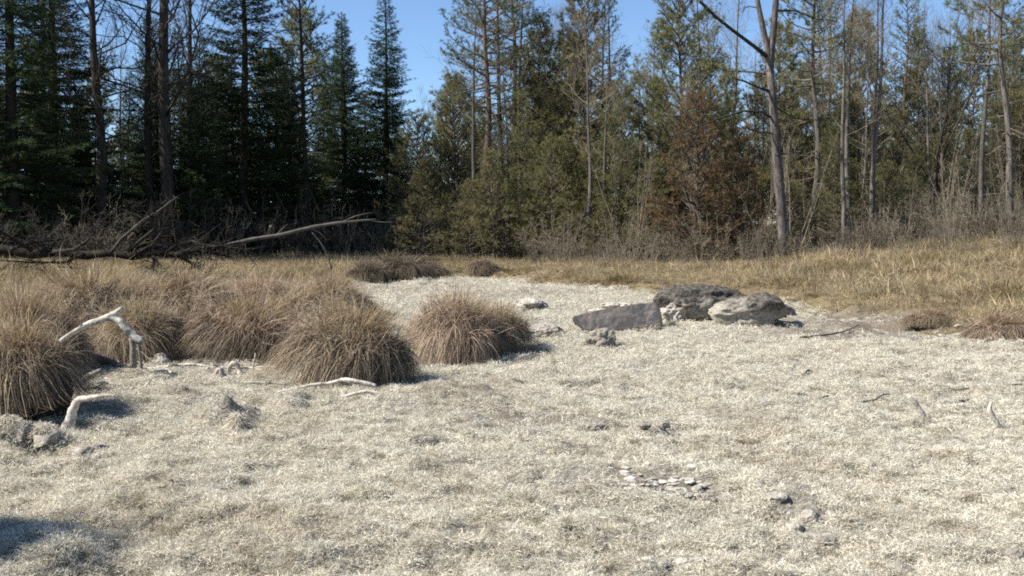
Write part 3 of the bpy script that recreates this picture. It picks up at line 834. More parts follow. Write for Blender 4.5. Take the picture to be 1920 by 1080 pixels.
row(['pineB', 'pineD', 'pineC'], 9, 1080, 2150, 40, 47, 0.75, 0.95, 'slender pine inside the wood', 'slender pines behind the meadow')
row(['bareA', 'bareB'], 14, 760, 2150, 36, 46, 0.7, 1.0, 'grey bare tree inside the wood', 'bare trees behind the meadow')
row(['youngA', 'youngC', 'youngC', 'pineD', 'bareA'], 46, 740, 2350, 46, 66, 0.85, 1.15, 'far tree filling the wood', 'far trees behind the meadow')
row(['sapA', 'sapB', 'sapC'], 64, 1120, 2080, 32, 38, 0.7, 1.0, 'thin bare saplings at the meadow', 'bare saplings along the meadow')
row(['sapA', 'sapB'], 16, 560, 1140, 33.5, 37.5, 0.6, 0.9, 'thin bare saplings below the pines', 'bare saplings below the middle pines')
row(['brush'], 26, 700, 2050, 31.8, 35.5, 0.7, 1.1, 'low grey brushwood at the meadow', 'brushwood along the meadow')
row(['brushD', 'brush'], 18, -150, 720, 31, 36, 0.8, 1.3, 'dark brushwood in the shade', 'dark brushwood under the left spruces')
row(['bushpine'], 12, 740, 1280, 34.5, 38, 0.7, 0.95, 'low olive pine of the thicket', 'low pines in the middle of the wood')

row(['spruceB', 'spruceA'], 12, -1300, -120, 34, 47, 0.95, 1.2, 'spruce of the wood going on beyond the left edge', 'spruces beyond the left edge')
row(['bushpine', 'youngB'], 9, 1480, 2120, 36, 42, 0.6, 0.85, 'low olive pine among the saplings', 'low pines among the right saplings')

row(['youngB', 'bushpine'], 34, -420, 2300, 50, 70, 0.9, 1.2, 'low far pine closing the wood', 'low far pines closing the wood')
row(['brush', 'sapB'], 40, 1000, 2100, 31.5, 36, 0.6, 1.0, 'dry twiggy growth at the meadow', 'dry twiggy growth along the meadow')

row(['spruceC'], 13, -150, 640, 40, 46, 0.4, 0.6, 'low dark spruce in the undergrowth', 'low spruces in the left undergrowth')
row(['bushpine'], 18, 1330, 2100, 40, 48, 0.8, 1.1, 'low bushy pine deep behind', 'low bushy pines deep in the right wood')

row(['bareA', 'bareB', 'sapC'], 40, 820, 2120, 33.5, 42, 0.55, 0.9, 'fine twigged bare tree', 'fine twigged bare trees of the wood')
row(['sapB', 'brush'], 44, 1020, 2080, 28.6, 32.4, 0.25, 0.7, 'dry weed stalks in the grass', 'dry weed stalks in the meadow')

row(['sapA', 'sapB', 'brush'], 26, 730, 1180, 34.5, 38, 0.7, 1.2, 'grey scrub stems at the far pond end', 'grey scrub at the far pond end')
row(['youngB', 'bushpine'], 11, 1130, 2120, 34.0, 38.5, 0.42, 0.66, 'half grown olive pine', 'half grown pines at the front of the wood')
for i, (px, dep, sc) in enumerate([(760, 40, .55), (792, 38.5, .78), (842, 40.5, .6), (884, 38.0, .7), (1005, 38.0, .55), (1070, 37.5, .72), (1128, 36.5, .5)]):
    plant('bushpine', px, dep, sc, 'low olive bush at the far pond end, %s from the left' % ORD[i], 'olive bushes at the far end', None, (0, 0), None, True)
row(['spruceA', 'spruceC'], 7, 90, 420, 38, 43, 0.5, 0.75, 'dense dark spruce filling the gaps', 'dark spruces between the thick trunks')

# forked pine with its own traced trunk
def forked_pine():
    D = 32.0
    base = at(1470, 478, D); bz = gz(base.x, D)
    root = thing('pine_tree', 'tall grey pine that forks into two leaders, long dark limb reaching up left', 'pine', (base.x, D, bz))
    def P(px, py, dd=0.0):
        v = at(px, py, D + dd); return np.array([v.x - base.x, v.y - D, v.z - bz])
    rg = np.random.default_rng(77)
    t = MB(); l = MB(); c = MB(); TA, TB = [], []; NP, ND = [], []
    b0 = P(1471, 490); b0[2] = -0.1
    path = [b0, P(1469, 440), P(1465, 390), P(1460, 330), P(1456, 280), P(1451, 220), P(1447, 170), P(1443, 118)]
    t.tube(path, [0.175, 0.155, 0.145, 0.138, 0.13, 0.122, 0.116, 0.105], 10, 0.05, 3)
    t.tube([P(1444, 135), P(1440, 95), P(1428, 40), P(1420, 0), P(1408, -90), P(1400, -230)], [0.1, 0.085, 0.075, 0.07, 0.055, 0.02], 8, 0.05, 4)
    t.tube([P(1444, 135), P(1447, 90), P(1452, 40), P(1455, 0), P(1460, -110), P(1462, -300)], [0.11, 0.1, 0.09, 0.085, 0.06, 0.02], 8, 0.05, 5)
    limbs = [([(1441, 108, 0), (1412, 85, -.2), (1375, 58, -.5), (1340, 30, -.8), (1310, 0, -1), (1290, -30, -1.1), (1275, -60, -1.2)], 0.062, 0.03, 2),
             ([(1446, 172, 0), (1425, 165, -.2), (1395, 152, -.4), (1372, 145, -.6)], 0.045, 0.02, 1),
             ([(1449, 222, 0), (1428, 210, -.3), (1395, 208, -.6), (1350, 222, -.9), (1300, 240, -1.2), (1262, 254, -1.4)], 0.04, 0.012, 1),
             ([(1452, 250, 0), (1420, 248, -.3), (1370, 228, -.7)], 0.025, 0.008, 1),
             ([(1444, 140, 0), (1410, 135, .4), (1360, 132, .9), (1320, 118, 1.2)], 0.035, 0.01, 3),
             ([(1452, 200, 0), (1490, 222, .2), (1540, 226, .4)], 0.03, 0.008, 1),
             ([(1459, 290, 0), (1500, 285, -.2), (1540, 300, -.4)], 0.025, 0.006, 1),
             ([(1456, 20, 0), (1490, 20, .4), (1530, 35, .8), (1570, 40, 1.0)], 0.035, 0.01, 4),
             ([(1425, 15, 0), (1405, 12, .2), (1395, 14, .3)], 0.02, 0.008, 0),
             ([(1457, -20, 0), (1500, -50, .5), (1560, -60, 1)], 0.04, 0.012, 6),
             ([(1418, -20, 0), (1370, -60, .5), (1330, -70, .8)], 0.04, 0.012, 6),
             ([(1408, -100, 0), (1370, -160, -.5), (1350, -200, -.7)], 0.035, 0.012, 8),
             ([(1460, -120, 0), (1500, -180, -.4), (1540, -210, -.8)], 0.035, 0.012, 8),
             ([(1460, -200, 0), (1430, -260, .6), (1420, -300, .9)], 0.03, 0.012, 8),
             ([(1400, -220, 0), (1400, -280, .2), (1395, -320, .3)], 0.02, 0.01, 8),
             ([(1462, -300, 0), (1470, -360, .2), (1475, -400, .3)], 0.02, 0.01, 8)]
    for pts, r0, r1, leaf in limbs:
        q = np.array([P(*p) for p in pts])
        l.tube(q, np.linspace(r0, r1, len(q)), 6, 0.1, 9)
        n = len(q) - 1
        for k in range(6 + leaf * 5):
            f = (0.35 if leaf < 4 else 0.1) + 0.64 * rg.random(); j = min(n - 1, int(f * n)); s = q[j] + (q[j + 1] - q[j]) * (f * n - j)
            d = unit(unit(q[j + 1] - q[j]) + rg.normal(size=3) * 0.6); L = 0.15 + 0.45 * rg.random()
            TA.append(s); TB.append(s + d * L)
            if leaf > 1 or k % 4 == 0:
                for w in range(1 + leaf // 2 if leaf > 1 else 1):
                    NP.append(s + d * L * (0.5 + 0.5 * rg.random()) + rg.normal(size=3) * 0.07); ND.append(unit(d + rg.normal(size=3) * 0.5))
    l.twigs(TA, TB, 0.008, 0.003)
    c.tufts(NP, ND, 12, 0.12, 0.014, 0.8, rg)
    link('trunk', t.mesh('forked_trunk', M['scaly_bark'], True), root)
    link('limbs', l.mesh('forked_limbs', M['dark_bark']), root)
    link('crown', c.mesh('forked_crown', M['pine_needle']), root)
forked_pine()

# ------------------------------------------------------------------ sedge tussocks
def tussock_meshes(seed, dark=False, n=7000):
    """unit tussock: about 1 m high and 1.35 m across"""
    rg = np.random.default_rng(seed)
    b = MB(); nl = 120; m = n; lk = rg.integers(0, nl, m)
    free = (rg.random(m) < 0.3)[:, None]
    def pick(f, sd): x = f(nl)[lk]; y = f(m); return np.where(free[:, 0], y, x) + rg.normal(size=m) * sd
    a = pick(lambda q: rg.random(q) * 6.283, 0.16); r = np.clip(0.36 * np.sqrt(np.abs(pick(lambda q: rg.random(q), 0.06))), 0, 0.38)
    base = np.stack([r * np.cos(a), r * np.sin(a), 0.18 + 0.20 * (1 - (r / 0.38) ** 2) + 0.05 * rg.random(m)], 1)
    az = a + pick(lambda q: rg.normal(size=q) * 0.6, 0.15)
    el = np.radians(np.clip(88 - 42 * (r / 0.36) ** 1.3 + pick(lambda q: rg.normal(size=q) * 15, 6), 15, 95))
    d = np.stack([np.cos(az) * np.cos(el), np.sin(az) * np.cos(el), np.sin(el)], 1)
    L = np.clip(pick(lambda q: 0.60 + 0.46 * rg.random(q), 0.12), 0.25, 1.3) * (1 - 0.16 * (r / 0.38) ** 2)
    droop = L * np.clip(pick(lambda q: 0.5 + 1.0 * rg.random(q) ** 0.9, 0.18), 0.25, 1.9)
    wisp = rg.random(m) < 0.06; droop = np.where(wisp, droop * 0.55, droop); L = np.where(wisp, L * 0.85, L)
    lean = np.array([0.26 * rg.normal(), 0.22 * rg.normal(), 0]); d = d + lean
    vv = np.clip(pick(lambda q: rg.random(q) ** 1.1, 0.22), 0, 1)
    b.blades(base, d, L, droop, 0.0045 + 0.003 * rg.random(m), 7, rg, vv, 0.26, 0.0, 0.42, 0.7)
    k = MB(); mk = n // 8
    r = 0.16 * np.sqrt(rg.random(mk)); a = rg.random(mk) * 6.283
    base = np.stack([r * np.cos(a), r * np.sin(a), 0.32 + 0.08 * rg.random(mk)], 1)
    el = np.radians(58 + 32 * rg.random(mk))
    d = np.stack([np.cos(a) * np.cos(el), np.sin(a) * np.cos(el), np.sin(el)], 1)
    L = 0.45 + 0.45 * rg.random(mk)
    k.blades(base, d, L, L * (0.3 + 0.8 * rg.random(mk)), 0.007 + 0.004 * rg.random(mk), 4, rg)
    s = MB(); ms = n // 3
    a = rg.random(ms) * 6.283; r = 0.31 + 0.06 * rg.random(ms)
    base = np.stack([r * np.cos(a), r * np.sin(a), 0.18 + 0.24 * rg.random(ms)], 1)
    az = a + rg.normal(size=ms) * 0.5; el = np.radians(15 + 35 * rg.random(ms))
    d = np.stack([np.cos(az) * np.cos(el), np.sin(az) * np.cos(el), np.sin(el)], 1)
    L = 0.25 + 0.3 * rg.random(ms)
    s.blades(base, d, L, L * (1.0 + 0.6 * rg.random(ms)), 0.007 + 0.005 * rg.random(ms), 4, rg, rg.random(ms) ** 1.5, 0.05, 0.0)
    t = MB(); aa = np.linspace(0, 6.283, 19)[:-1]; V = []; 
    zs = [(-0.1, 0.36), (0.05, 0.36), (0.16, 0.35), (0.25, 0.30), (0.33, 0.19), (0.36, 0.02)]
    for z, rr in zs:
        q = rr * (1 + 0.15 * rg.normal(size=18)); V.append(np.stack([q * np.cos(aa), q * np.sin(aa), np.full(18, z) + 0.015 * rg.normal(size=18)], 1))
    F = []
    for i in range(len(zs) - 1):
        for j in range(18):
            p, q = i * 18 + j, i * 18 + (j + 1) % 18; F += [(p, q, q + 18), (p, q + 18, p + 18)]
    t.add(np.concatenate(V), F)
    return [('root_stock', t.mesh('tussock_root', M['peat'], True)), ('blades', b.mesh('tussock_blades', M['sedge_dead' if dark else 'sedge'])),
            ('core_blades', k.mesh('tussock_core', M['sedge_dead' if dark else 'sedge_core'])), ('dead_skirt', s.mesh('tussock_skirt', M['sedge_dead']))]
TU = [tussock_meshes(201), tussock_meshes(202), tussock_meshes(203), tussock_meshes(204), tussock_meshes(206), tussock_meshes(207)]
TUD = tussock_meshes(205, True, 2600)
TUSSOCKS = [  # base pixel, width m, height m, variant, label
 (8, 800, .92, .92, 0, 'brown sedge tussock cut by the left edge, beside the bent bleached stub'),
 (28, 726, .98, 1.1, 1, 'wide greyish sedge tussock behind the left edge tussock'),
 (248, 682, .98, .92, 2, 'golden brown sedge tussock behind the arched bleached branch'),
 (432, 688, 1.22, 1.0, 3, 'large round sedge tussock in the middle of the left row'),
 (640, 728, 1.0, .95, 4, 'nearest sedge tussock, above the long white branch'),
 (842, 684, .98, 1.05, 5, 'upright golden tussock right of the nearest tussock'),
 (930, 666, .82, .72, 2, 'low brown tussock at the right end of the row'),
 (545, 655, 1.15, 1.02, 4, 'sedge tussock half hidden behind the nearest tussock and the large round one'),
 (335, 640, 1.2, 1.0, 0, 'sedge tussock in the second row behind the golden and large round tussocks'),
 (130, 640, 1.2, .95, 3, 'dark shaded sedge tussock behind the left edge pair'),
 (610, 628, 1.15, .9, 3, 'hindmost sedge tussock, right end of the second row'),
 (470, 622, 1.1, .8, 2, 'hindmost sedge tussock behind the large round one'),
 (235, 612, 1.1, .8, 1, 'hindmost sedge tussock behind the golden brown one'),
]
for px, py, w, h, k, lab in TUSSOCKS:
    p = hit(px, py)
    o = thing('sedge_tussock', lab, 'tussock', (p.x, p.y + 0.42 * w, gz(p.x, p.y + 0.42 * w) - 0.02), 'sedge tussocks along the pond edge', random.random() * 6.28)
    o.scale = (w * random.uniform(.96, 1.2), w * random.uniform(.96, 1.2), h * 1.1)
    o.rotation_euler = (random.gauss(0, .11), random.gauss(0, .11), o.rotation_euler[2])
    for nm, me in TU[k]: link(nm, me, o)
o = thing('sedge_tussock', 'sedge tussock outside the left edge that throws the rounded corner shadow', 'tussock', (-3.34, 5.15, gz(-3.34, 5.15)), 'sedge tussocks along the pond edge', 1.0)
o.scale = (1.1, 1.1, 1.7)
for nm, me in TU[2]: link(nm, me, o)
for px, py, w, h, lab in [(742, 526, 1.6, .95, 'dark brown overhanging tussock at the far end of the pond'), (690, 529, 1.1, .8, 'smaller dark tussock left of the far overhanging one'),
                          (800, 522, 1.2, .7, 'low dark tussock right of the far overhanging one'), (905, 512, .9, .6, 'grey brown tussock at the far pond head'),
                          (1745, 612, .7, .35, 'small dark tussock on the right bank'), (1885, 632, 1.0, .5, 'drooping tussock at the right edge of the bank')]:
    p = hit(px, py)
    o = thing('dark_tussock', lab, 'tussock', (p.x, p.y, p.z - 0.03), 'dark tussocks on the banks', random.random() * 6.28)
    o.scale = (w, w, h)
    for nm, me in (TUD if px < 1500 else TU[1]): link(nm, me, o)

# ------------------------------------------------------------------ dead wood
def stick(name, label, cat, pts, rad, mat, depth=None, sides=9, rough=0.07, parts=(), group=None):
    """pts: (px, py[, depth offset]); the depth is where the first point meets the ground unless given"""
    dep = hit(pts[0][0], pts[0][1]).y if depth is None else depth
    def W(p): return at(p[0], p[1], dep + (p[2] if len(p) > 2 else 0.0))
    w = [W(p) for p in pts]
    org = w[0].copy()
    def smooth(q, r):
        q = np.array([tuple(v - org) for v in q]); n = len(q); m = (n - 1) * 4 + 1
        ti = np.linspace(0, n - 1, m); rr = np.interp(ti, np.arange(n), np.asarray(r) * np.ones(n))
        out = np.stack([np.interp(ti, np.arange(n), q[:, k]) for k in range(3)], 1)
        for _ in range(2): out[1:-1] = 0.25 * out[:-2] + 0.5 * out[1:-1] + 0.25 * out[2:]
        g = np.random.default_rng(n + int(pts[0][0])); out[1:-1] += g.normal(size=(m - 2, 3)) * rr[1:-1, None] * 0.05
        return out, rr
    b = MB(); q, r = smooth(w, rad); b.tube(q, r, sides, rough, int(pts[0][0]))
    if parts:
        root = thing(name, label, cat, org, group)
        link('main_limb', b.mesh('limb', M[mat], True), root)
        for nm, pp, rr, mm in parts:
            c = MB(); q, r = smooth([W(p) for p in pp], rr); c.tube(q, r, sides, rough, int(pp[0][1]))
            link(nm, c.mesh(nm, M[mm], True), root)
        return root
    o = link(name, b.mesh(name, M[mat], True)); o.location = org
    return tag(o, label, cat, group)

stick('driftwood', 'arched bleached branch propped up among the left tussocks', 'branch',
      [(112, 640, -.15), (140, 622, -.08), (165, 608), (195, 598), (212, 592), (222, 584, .02), (229, 577, .03)], [.022, .027, .034, .038, .042, .032, .022], 'driftwood', 11.7, parts=[
      ('mottled_limb', [(205, 593), (226, 603, -.05), (238, 618, -.08), (252, 632, -.1), (268, 642, -.12)], [.034, .038, .042, .042, .032], 'mottled_wood'),
      ('stub', [(246, 634, -.08), (250, 660, -.1), (250, 690, -.1)], [.024, .03, .036], 'fallen_wood'),
      ('side_twig', [(258, 640, -.1), (262, 662, -.12), (266, 690, -.12)], [.012, .014, .016], 'fallen_wood'),
      ('broken_fork', [(148, 622, -.05), (151, 614, -.05), (153, 607, -.05)], [.018, .014, .008], 'mottled_wood')])
stick('driftwood', 'bent bleached stub rising from the moss beside the left edge tussock', 'branch',
      [(126, 815), (131, 790), (139, 762), (146, 749), (170, 746, -.05), (196, 741, -.1), (216, 742, -.1)], [.065, .046, .034, .028, .021, .015, .005], 'driftwood')
stick('driftwood', 'long white branch lying in front of the nearest tussock', 'branch',
      [(520, 735), (560, 727), (592, 720), (612, 720), (645, 712), (648, 712), (690, 720), (705, 724)], [.010, .013, .014, .016, .02, .024, .023, .016], 'driftwood', 10.3)
stick('driftwood', 'short white branch under the right end of the long white branch', 'branch',
      [(628, 748), (655, 741), (685, 733), (700, 736), (722, 742), (728, 748)], [.014, .015, .016, .016, .014, .005], 'driftwood', 10.2)
stick('driftwood', 'dark strip standing for a branch shadow, behind the grey sticks on the left', 'log', [(155, 665, .5), (190, 674, .3), (225, 688, .1), (252, 700)], [.04, .05, .055, .05], 'dark_wood', 12.3)  # dark wood laid along the cast shadow of the branch above
stick('driftwood', 'slanting grey stick in front of the dark shadow strip', 'branch', [(128, 728), (150, 716), (172, 702), (190, 694)], [.03, .032, .03, .02], 'grey_wood')
stick('driftwood', 'long half buried grey log across the left moss', 'log', [(130, 722), (190, 724), (240, 722), (300, 722), (345, 726)], [.03, .038, .04, .038, .03], 'grey_wood', 11.7)
stick('driftwood', 'short half buried log right of the long grey log', 'log', [(328, 730), (350, 732), (372, 738), (392, 741)], [.025, .034, .034, .02], 'grey_wood', 11.45)
stick('driftwood', 'thin curved pale branch before the large round tussock', 'branch', [(272, 692), (300, 690), (330, 686), (360, 683), (390, 688), (412, 692)], [.02, .022, .02, .02, .018, .016], 'driftwood', 12.75)
stick('driftwood', 'hooped pale root standing like a small arch', 'root', [(428, 700), (430, 688), (437, 681), (444, 684), (449, 697), (454, 710, -.05)], [.018, .024, .03, .03, .03, .02], 'driftwood', 12.4)
stick('driftwood', 'small grey stump beside the hooped pale root', 'stump', [(424, 712), (417, 702), (413, 690)], [.03, .028, .024], 'grey_wood')
stick('driftwood', 'small pale branch right of the hooped root', 'branch', [(462, 700), (478, 691), (500, 688), (521, 690)], [.012, .02, .022, .016], 'driftwood', 12.7)
stick('driftwood', 'thin straw coloured stalk upright before the large round tussock', 'stalk', [(473, 700), (476, 680), (479, 662)], [.01, .009, .006], 'driftwood')
stick('driftwood', 'little dark forked stick poking from the moss in front of the long white branch', 'stick', [(576, 806), (578, 795), (583, 783)], [.012, .012, .006], 'dark_wood', parts=[('side_twig', [(577, 804), (570, 798), (566, 797)], [.008, .007, .004], 'dark_wood')])
stick('driftwood', 'small dark twig leaning on the straw hump left of the long white branch', 'stick', [(424, 770), (430, 756), (436, 742)], [.012, .01, .006], 'dark_wood')
stick('driftwood', 'pale bone like stick, left one of the two on the right', 'stick', [(1740, 790), (1728, 772), (1716, 756), (1704, 743)], [.016, .02, .022, .018], 'driftwood')
stick('driftwood', 'pale bone like stick nearest the right edge', 'stick', [(1881, 809), (1870, 793), (1860, 779), (1855, 768), (1858, 754)], [.012, .02, .024, .02, .008], 'driftwood')
def lie(name, label, pix, r, mat='fallen_wood', lift=0.04, cat='twig', group=None):
    P = []
    for px, py in pix:
        v = hit(px, py); P.append(v)
    org = P[0].copy(); b = MB(); q = []
    for i in range(len(P) - 1):
        for k in range(5):
            v = P[i].lerp(P[i + 1], k / 5.0); q.append((v.x - org.x, v.y - org.y, gz(v.x, v.y) + lift - org.z))
    v = P[-1]; q.append((v.x - org.x, v.y - org.y, gz(v.x, v.y) + lift - org.z))
    q = np.array(q)
    for _ in range(2): q[1:-1] = 0.25 * q[:-2] + 0.5 * q[1:-1] + 0.25 * q[2:]
    q[:, 2] = np.maximum(q[:, 2], q[:, 2].mean() - 0.01)
    b.tube(q, np.linspace(r * 1.35, r * 0.7, len(q)), 6, 0.15, 3)
    o = link(name, b.mesh(name, M[mat], True)); o.location = org
    return tag(o, label, cat, group)
lie('fallen_twig', 'long thin grey twig curving across the right moss, above the pale bone like sticks', [(1645, 700), (1668, 715), (1700, 724), (1750, 730), (1795, 738)], .012)
lie('fallen_twig', 'long thin grey twig running off the right edge', [(1920, 722), (1880, 727), (1830, 730), (1790, 738)], .012)
lie('fallen_twig', 'brown twig lying alone in the middle right moss', [(1497, 746), (1525, 754), (1552, 761)], .014, 'dark_wood')
lie('fallen_twig', 'tiny slanting twig, left one of the upper pair right of centre', [(1474, 707), (1482, 698), (1492, 689)], .010, 'dark_wood')
lie('fallen_twig', 'tiny slanting twig, right one of the upper pair right of centre', [(1503, 709), (1513, 704), (1522, 699)], .012, 'dark_wood')
lie('fallen_twig', 'grey twig between the two pale bone like sticks', [(1728, 757), (1760, 768), (1808, 780)], .010)
lie('fallen_twig', 'short dark twig below the long right twig', [(1770, 762), (1800, 765), (1815, 758)], .014)
lie('fallen_twig', 'faint twig left of the pale bone like sticks', [(1612, 761), (1640, 757), (1668, 748)], .010)
lie('fallen_twig', 'thin twig against the far edge of the right bank debris', [(1500, 640), (1560, 632), (1610, 618)], .012, 'dark_wood')

# fallen trees in front of the left wood
def fallen_tree():
    D = 26.0
    w0 = at(-140, 466, D)
    root = thing('fallen_tree', 'dark mossy fallen tree with bare upturned branches lying before the left wood', 'fallen tree', w0)
    def P(px, py, dd=0): v = at(px, py, D + dd) - w0; return np.array(tuple(v))
    rg = np.random.default_rng(3)
    t = MB(); t.tube([P(-140, 462), P(-90, 463), P(-40, 470), P(10, 468), P(60, 476), P(110, 472), P(160, 480), P(205, 474), P(250, 482), P(290, 475), P(330, 478), P(365, 466), P(400, 464), P(450, 455)], [.13, .12, .125, .105, .12, .10, .105, .085, .09, .07, .065, .05, .04, .02], 10, .16, 2)
    l = MB(); TA, TB = [], []
    arms = [[(100, 472), (140, 468), (165, 450), (180, 430)], [(205, 476), (225, 450), (270, 412), (300, 395), (330, 371)], [(60, 470), (30, 452), (0, 432), (-30, 425)],
            [(250, 478), (285, 460), (300, 440), (310, 420)], [(300, 478), (330, 460), (360, 452), (390, 462)], [(330, 476), (352, 490), (365, 497)], [(287, 478), (288, 492), (288, 508)],
            [(20, 468), (60, 452), (120, 450)], [(160, 476), (120, 492), (60, 492), (0, 488)], [(340, 474), (370, 470), (400, 474), (430, 482)], [(240, 470), (290, 430), (280, 400)], [(380, 464), (420, 462), (470, 470)]]
    for i, a in enumerate(arms):
        q = np.array([P(px, py, -0.4 + 0.25 * k * (1 if i % 2 else -1)) for k, (px, py) in enumerate(a)])
        l.tube(q, np.linspace(.05, .018, len(q)), 6, .1, i)
        for k in range(22):
            j = rg.integers(0, len(q) - 1); s = q[j] + (q[j + 1] - q[j]) * rg.random(); e = s + unit(unit(q[j + 1] - q[j]) + rg.normal(size=3) * .8) * (.2 + .6 * rg.random())
            TA.append(s); TB.append(e)
            for _ in range(2):
                m = s + (e - s) * rg.random(); TA.append(m); TB.append(m + unit(rg.normal(size=3)) * .3)
    l.twigs(TA, TB, .011, .004)
    link('trunk', t.mesh('fallen_trunk', M['mossy_log'], True), root)
    link('limbs', l.mesh('fallen_limbs', M['dark_bark']), root)
    c = MB(); q = [P(205, 476, -.4), P(228, 447, -.5), P(268, 413, -.6), P(298, 395, -.7), P(331, 370, -.8)]; c.tube(q, [.022, .022, .022, .02, .014], 6, .1, 1)
    link('bleached_limb', c.mesh('bleached_limb', M['dull_wood'], True), root)['label'] = 'bleached limb pointing up right'
fallen_tree()
stick('fallen_log', 'long pale fallen trunk slanting up to the right before the dark spruces', 'log',
      [(418, 462), (470, 449), (530, 440), (590, 424), (650, 416), (705, 411)], [.045, .05, .048, .045, .036, .014], 'dull_wood', 28.0, rough=.14, parts=[('side_stub', [(520, 439), (533, 425), (540, 420)], [.018, .014, .006], 'dull_wood'), ('side_twig', [(580, 427), (600, 436), (612, 450)], [.02, .014, .006], 'dull_wood'), ('top_twig', [(640, 417), (668, 404), (700, 398)], [.02, .012, .005], 'dull_wood'), ('forked_tip', [(690, 412), (715, 417), (740, 416)], [.016, .011, .004], 'dull_wood')])
stick('dead_branch', 'thin pale dead branch standing below the pale fallen trunk', 'branch', [(622, 505), (614, 478), (602, 455), (585, 436)], [.02, .017, .016, .01], 'dull_wood', 27.5)

# ------------------------------------------------------------------ stones
def rock_mesh(name, seed, size, mat, sub=4, amp=0.22, freq=1.4, flat=0.0, cut=0.0, wedge=False):
    import bmesh
    from mathutils import noise as mn
    bm = bmesh.new(); bmesh.ops.create_icosphere(bm, subdivisions=sub, radius=1.0)
    off = Vector((seed * 3.7, seed * 1.3, seed * 7.1))
    for v in bm.verts:
        d = v.co.normalized()
        n = mn.fractal(d * freq + off, 0.8, 2.0, 5) if hasattr(mn, 'fractal') else 0
        c = mn.noise(d * 0.9 + off * 2)
        k = 1 + amp * n + amp * 0.6 * c + (0.07 * mn.noise(d * 6 + off) + 0.05 * mn.noise(d * 13 + off) if amp >= .165 else 0.03 * mn.noise(d * 5 + off))
        p = d * k
        if cut: # facetted: push towards a boxy form
            m = max(abs(d.x), abs(d.y), abs(d.z)); p = p * ((1 - cut) + cut / m * 0.8)
        if wedge:   # low on the left, a ridge towards the right, then falling away
            h_ = float(np.interp(p.x, [-1.1, -.3, .45, .75, 1.15], [.42, .75, 1.15, .95, .35])); p = Vector((p.x, p.y - .25 * max(p.z, 0), p.z * h_ if p.z > 0 else p.z * .9))
        v.co = Vector((p.x * size[0] / 2, p.y * size[1] / 2, p.z * size[2] / 2))
    for f in bm.faces: f.smooth = sub > 4
    me = bpy.data.meshes.new(name); bm.to_mesh(me); bm.free(); me.materials.append(mat)
    return me

def rock(name, label, cat, px, py, size, mat, seed, sink=0.25, rz=0.0, tilt=(0, 0), group=None, **kw):
    """px, py: middle of the foot of the stone as seen; size in metres"""
    p = hit(px, py); y = p.y + size[1] * 0.4
    x = (px - 960) / FPX * y
    o = link(name, rock_mesh(name, seed, size, M[mat], **kw))
    o.location = (x, y, gz(x, y) + size[2] * (0.5 - sink)); o.rotation_euler = (tilt[0], tilt[1], rz)
    return tag(o, label, cat, group)

def slab():
    p = hit(1150, 622); D = p.y
    root = thing('stone_slab', 'grey flat faced stone slab with its smooth dark face towards the camera', 'stone slab', p)
    out = [(1073, 592), (1100, 586), (1150, 577), (1190, 570), (1229, 565), (1236, 585), (1239, 612), (1190, 617), (1128, 626), (1095, 618), (1075, 606)]
    import bmesh
    bm = bmesh.new()
    f0 = [bm.verts.new(at(a, b, D + 0.10 * (622 - b) / 50.0 + 0.003 * (a - 1150)) - p) for a, b in out]
    face = bm.faces.new(f0)
    ext = bmesh.ops.extrude_face_region(bm, geom=[face])
    vs = [e for e in ext['geom'] if isinstance(e, bmesh.types.BMVert)]
    for v in vs: v.co += Vector((0.12, 0.52, -0.10))
    bmesh.ops.recalc_face_normals(bm, faces=bm.faces)
    bmesh.ops.bevel(bm, geom=list(bm.edges), offset=0.022, segments=2, affect='EDGES', clamp_overlap=True)
    bmesh.ops.triangulate(bm, faces=bm.faces)
    bmesh.ops.subdivide_edges(bm, edges=[e for e in bm.edges if e.calc_length() > 0.12], cuts=3, use_grid_fill=True)
    from mathutils import noise as mn
    bmesh.ops.subdivide_edges(bm, edges=[e for e in bm.edges if e.calc_length() > 0.05], cuts=1, use_grid_fill=True); bmesh.ops.triangulate(bm, faces=bm.faces)
    for v in bm.verts: v.co += Vector((mn.noise(v.co * 5), mn.noise(v.co * 5 + Vector((9, 1, 3))), mn.noise(v.co * 5 + Vector((2, 8, 5))))) * 0.012 + Vector((mn.noise(v.co * 16), mn.noise(v.co * 16 + Vector((9, 1, 3))), mn.noise(v.co * 16 + Vector((2, 8, 5))))) * 0.005
    me = bpy.data.meshes.new('stone_slab'); bm.to_mesh(me); bm.free(); me.materials.append(M['slab'])
    link('slab_body', me, root)
    for k, (px, py, s) in enumerate([(1146, 573, (.34, .28, .12)), (1170, 572, (.24, .2, .08)), (1120, 583, (.3, .25, .09))]):
        q = at(px, py, D + 0.33) - p
        r = link('rubble', rock_mesh('rubble', 40 + k, s, M['pale_rock'], 3, .25, 2.0), root); r.location = q
slab()
rock('boulder', 'dark rough boulder with mossy black top, rearmost of the stones', 'boulder', 1320, 603, (1.72, 1.1, .70), 'dark_crust', 5, .16, 0.2, (0, .04), amp=.17, freq=1.25, cut=.3, sub=5)
rock('boulder', 'wedge shaped boulder with pale underside, right of the rough boulder', 'boulder', 1402, 614, (1.34, .9, .62), 'crust_rock', 8, .14, -0.2, (0.15, 0), amp=.16, freq=1.2, cut=.2, wedge=True, sub=5)
rock('boulder', 'dark pointed end stone at the right end of the boulders', 'boulder', 1462, 598, (.66, .55, .40), 'dark_rock', 12, .2, 0.5, (0, .25), amp=.25, cut=.3)
rock('boulder', 'pale rough stone at the foot of the dark boulder, next to the slab', 'boulder', 1268, 606, (.55, .45, .36), 'pale_rock', 15, .2, .4, amp=.3, freq=2)
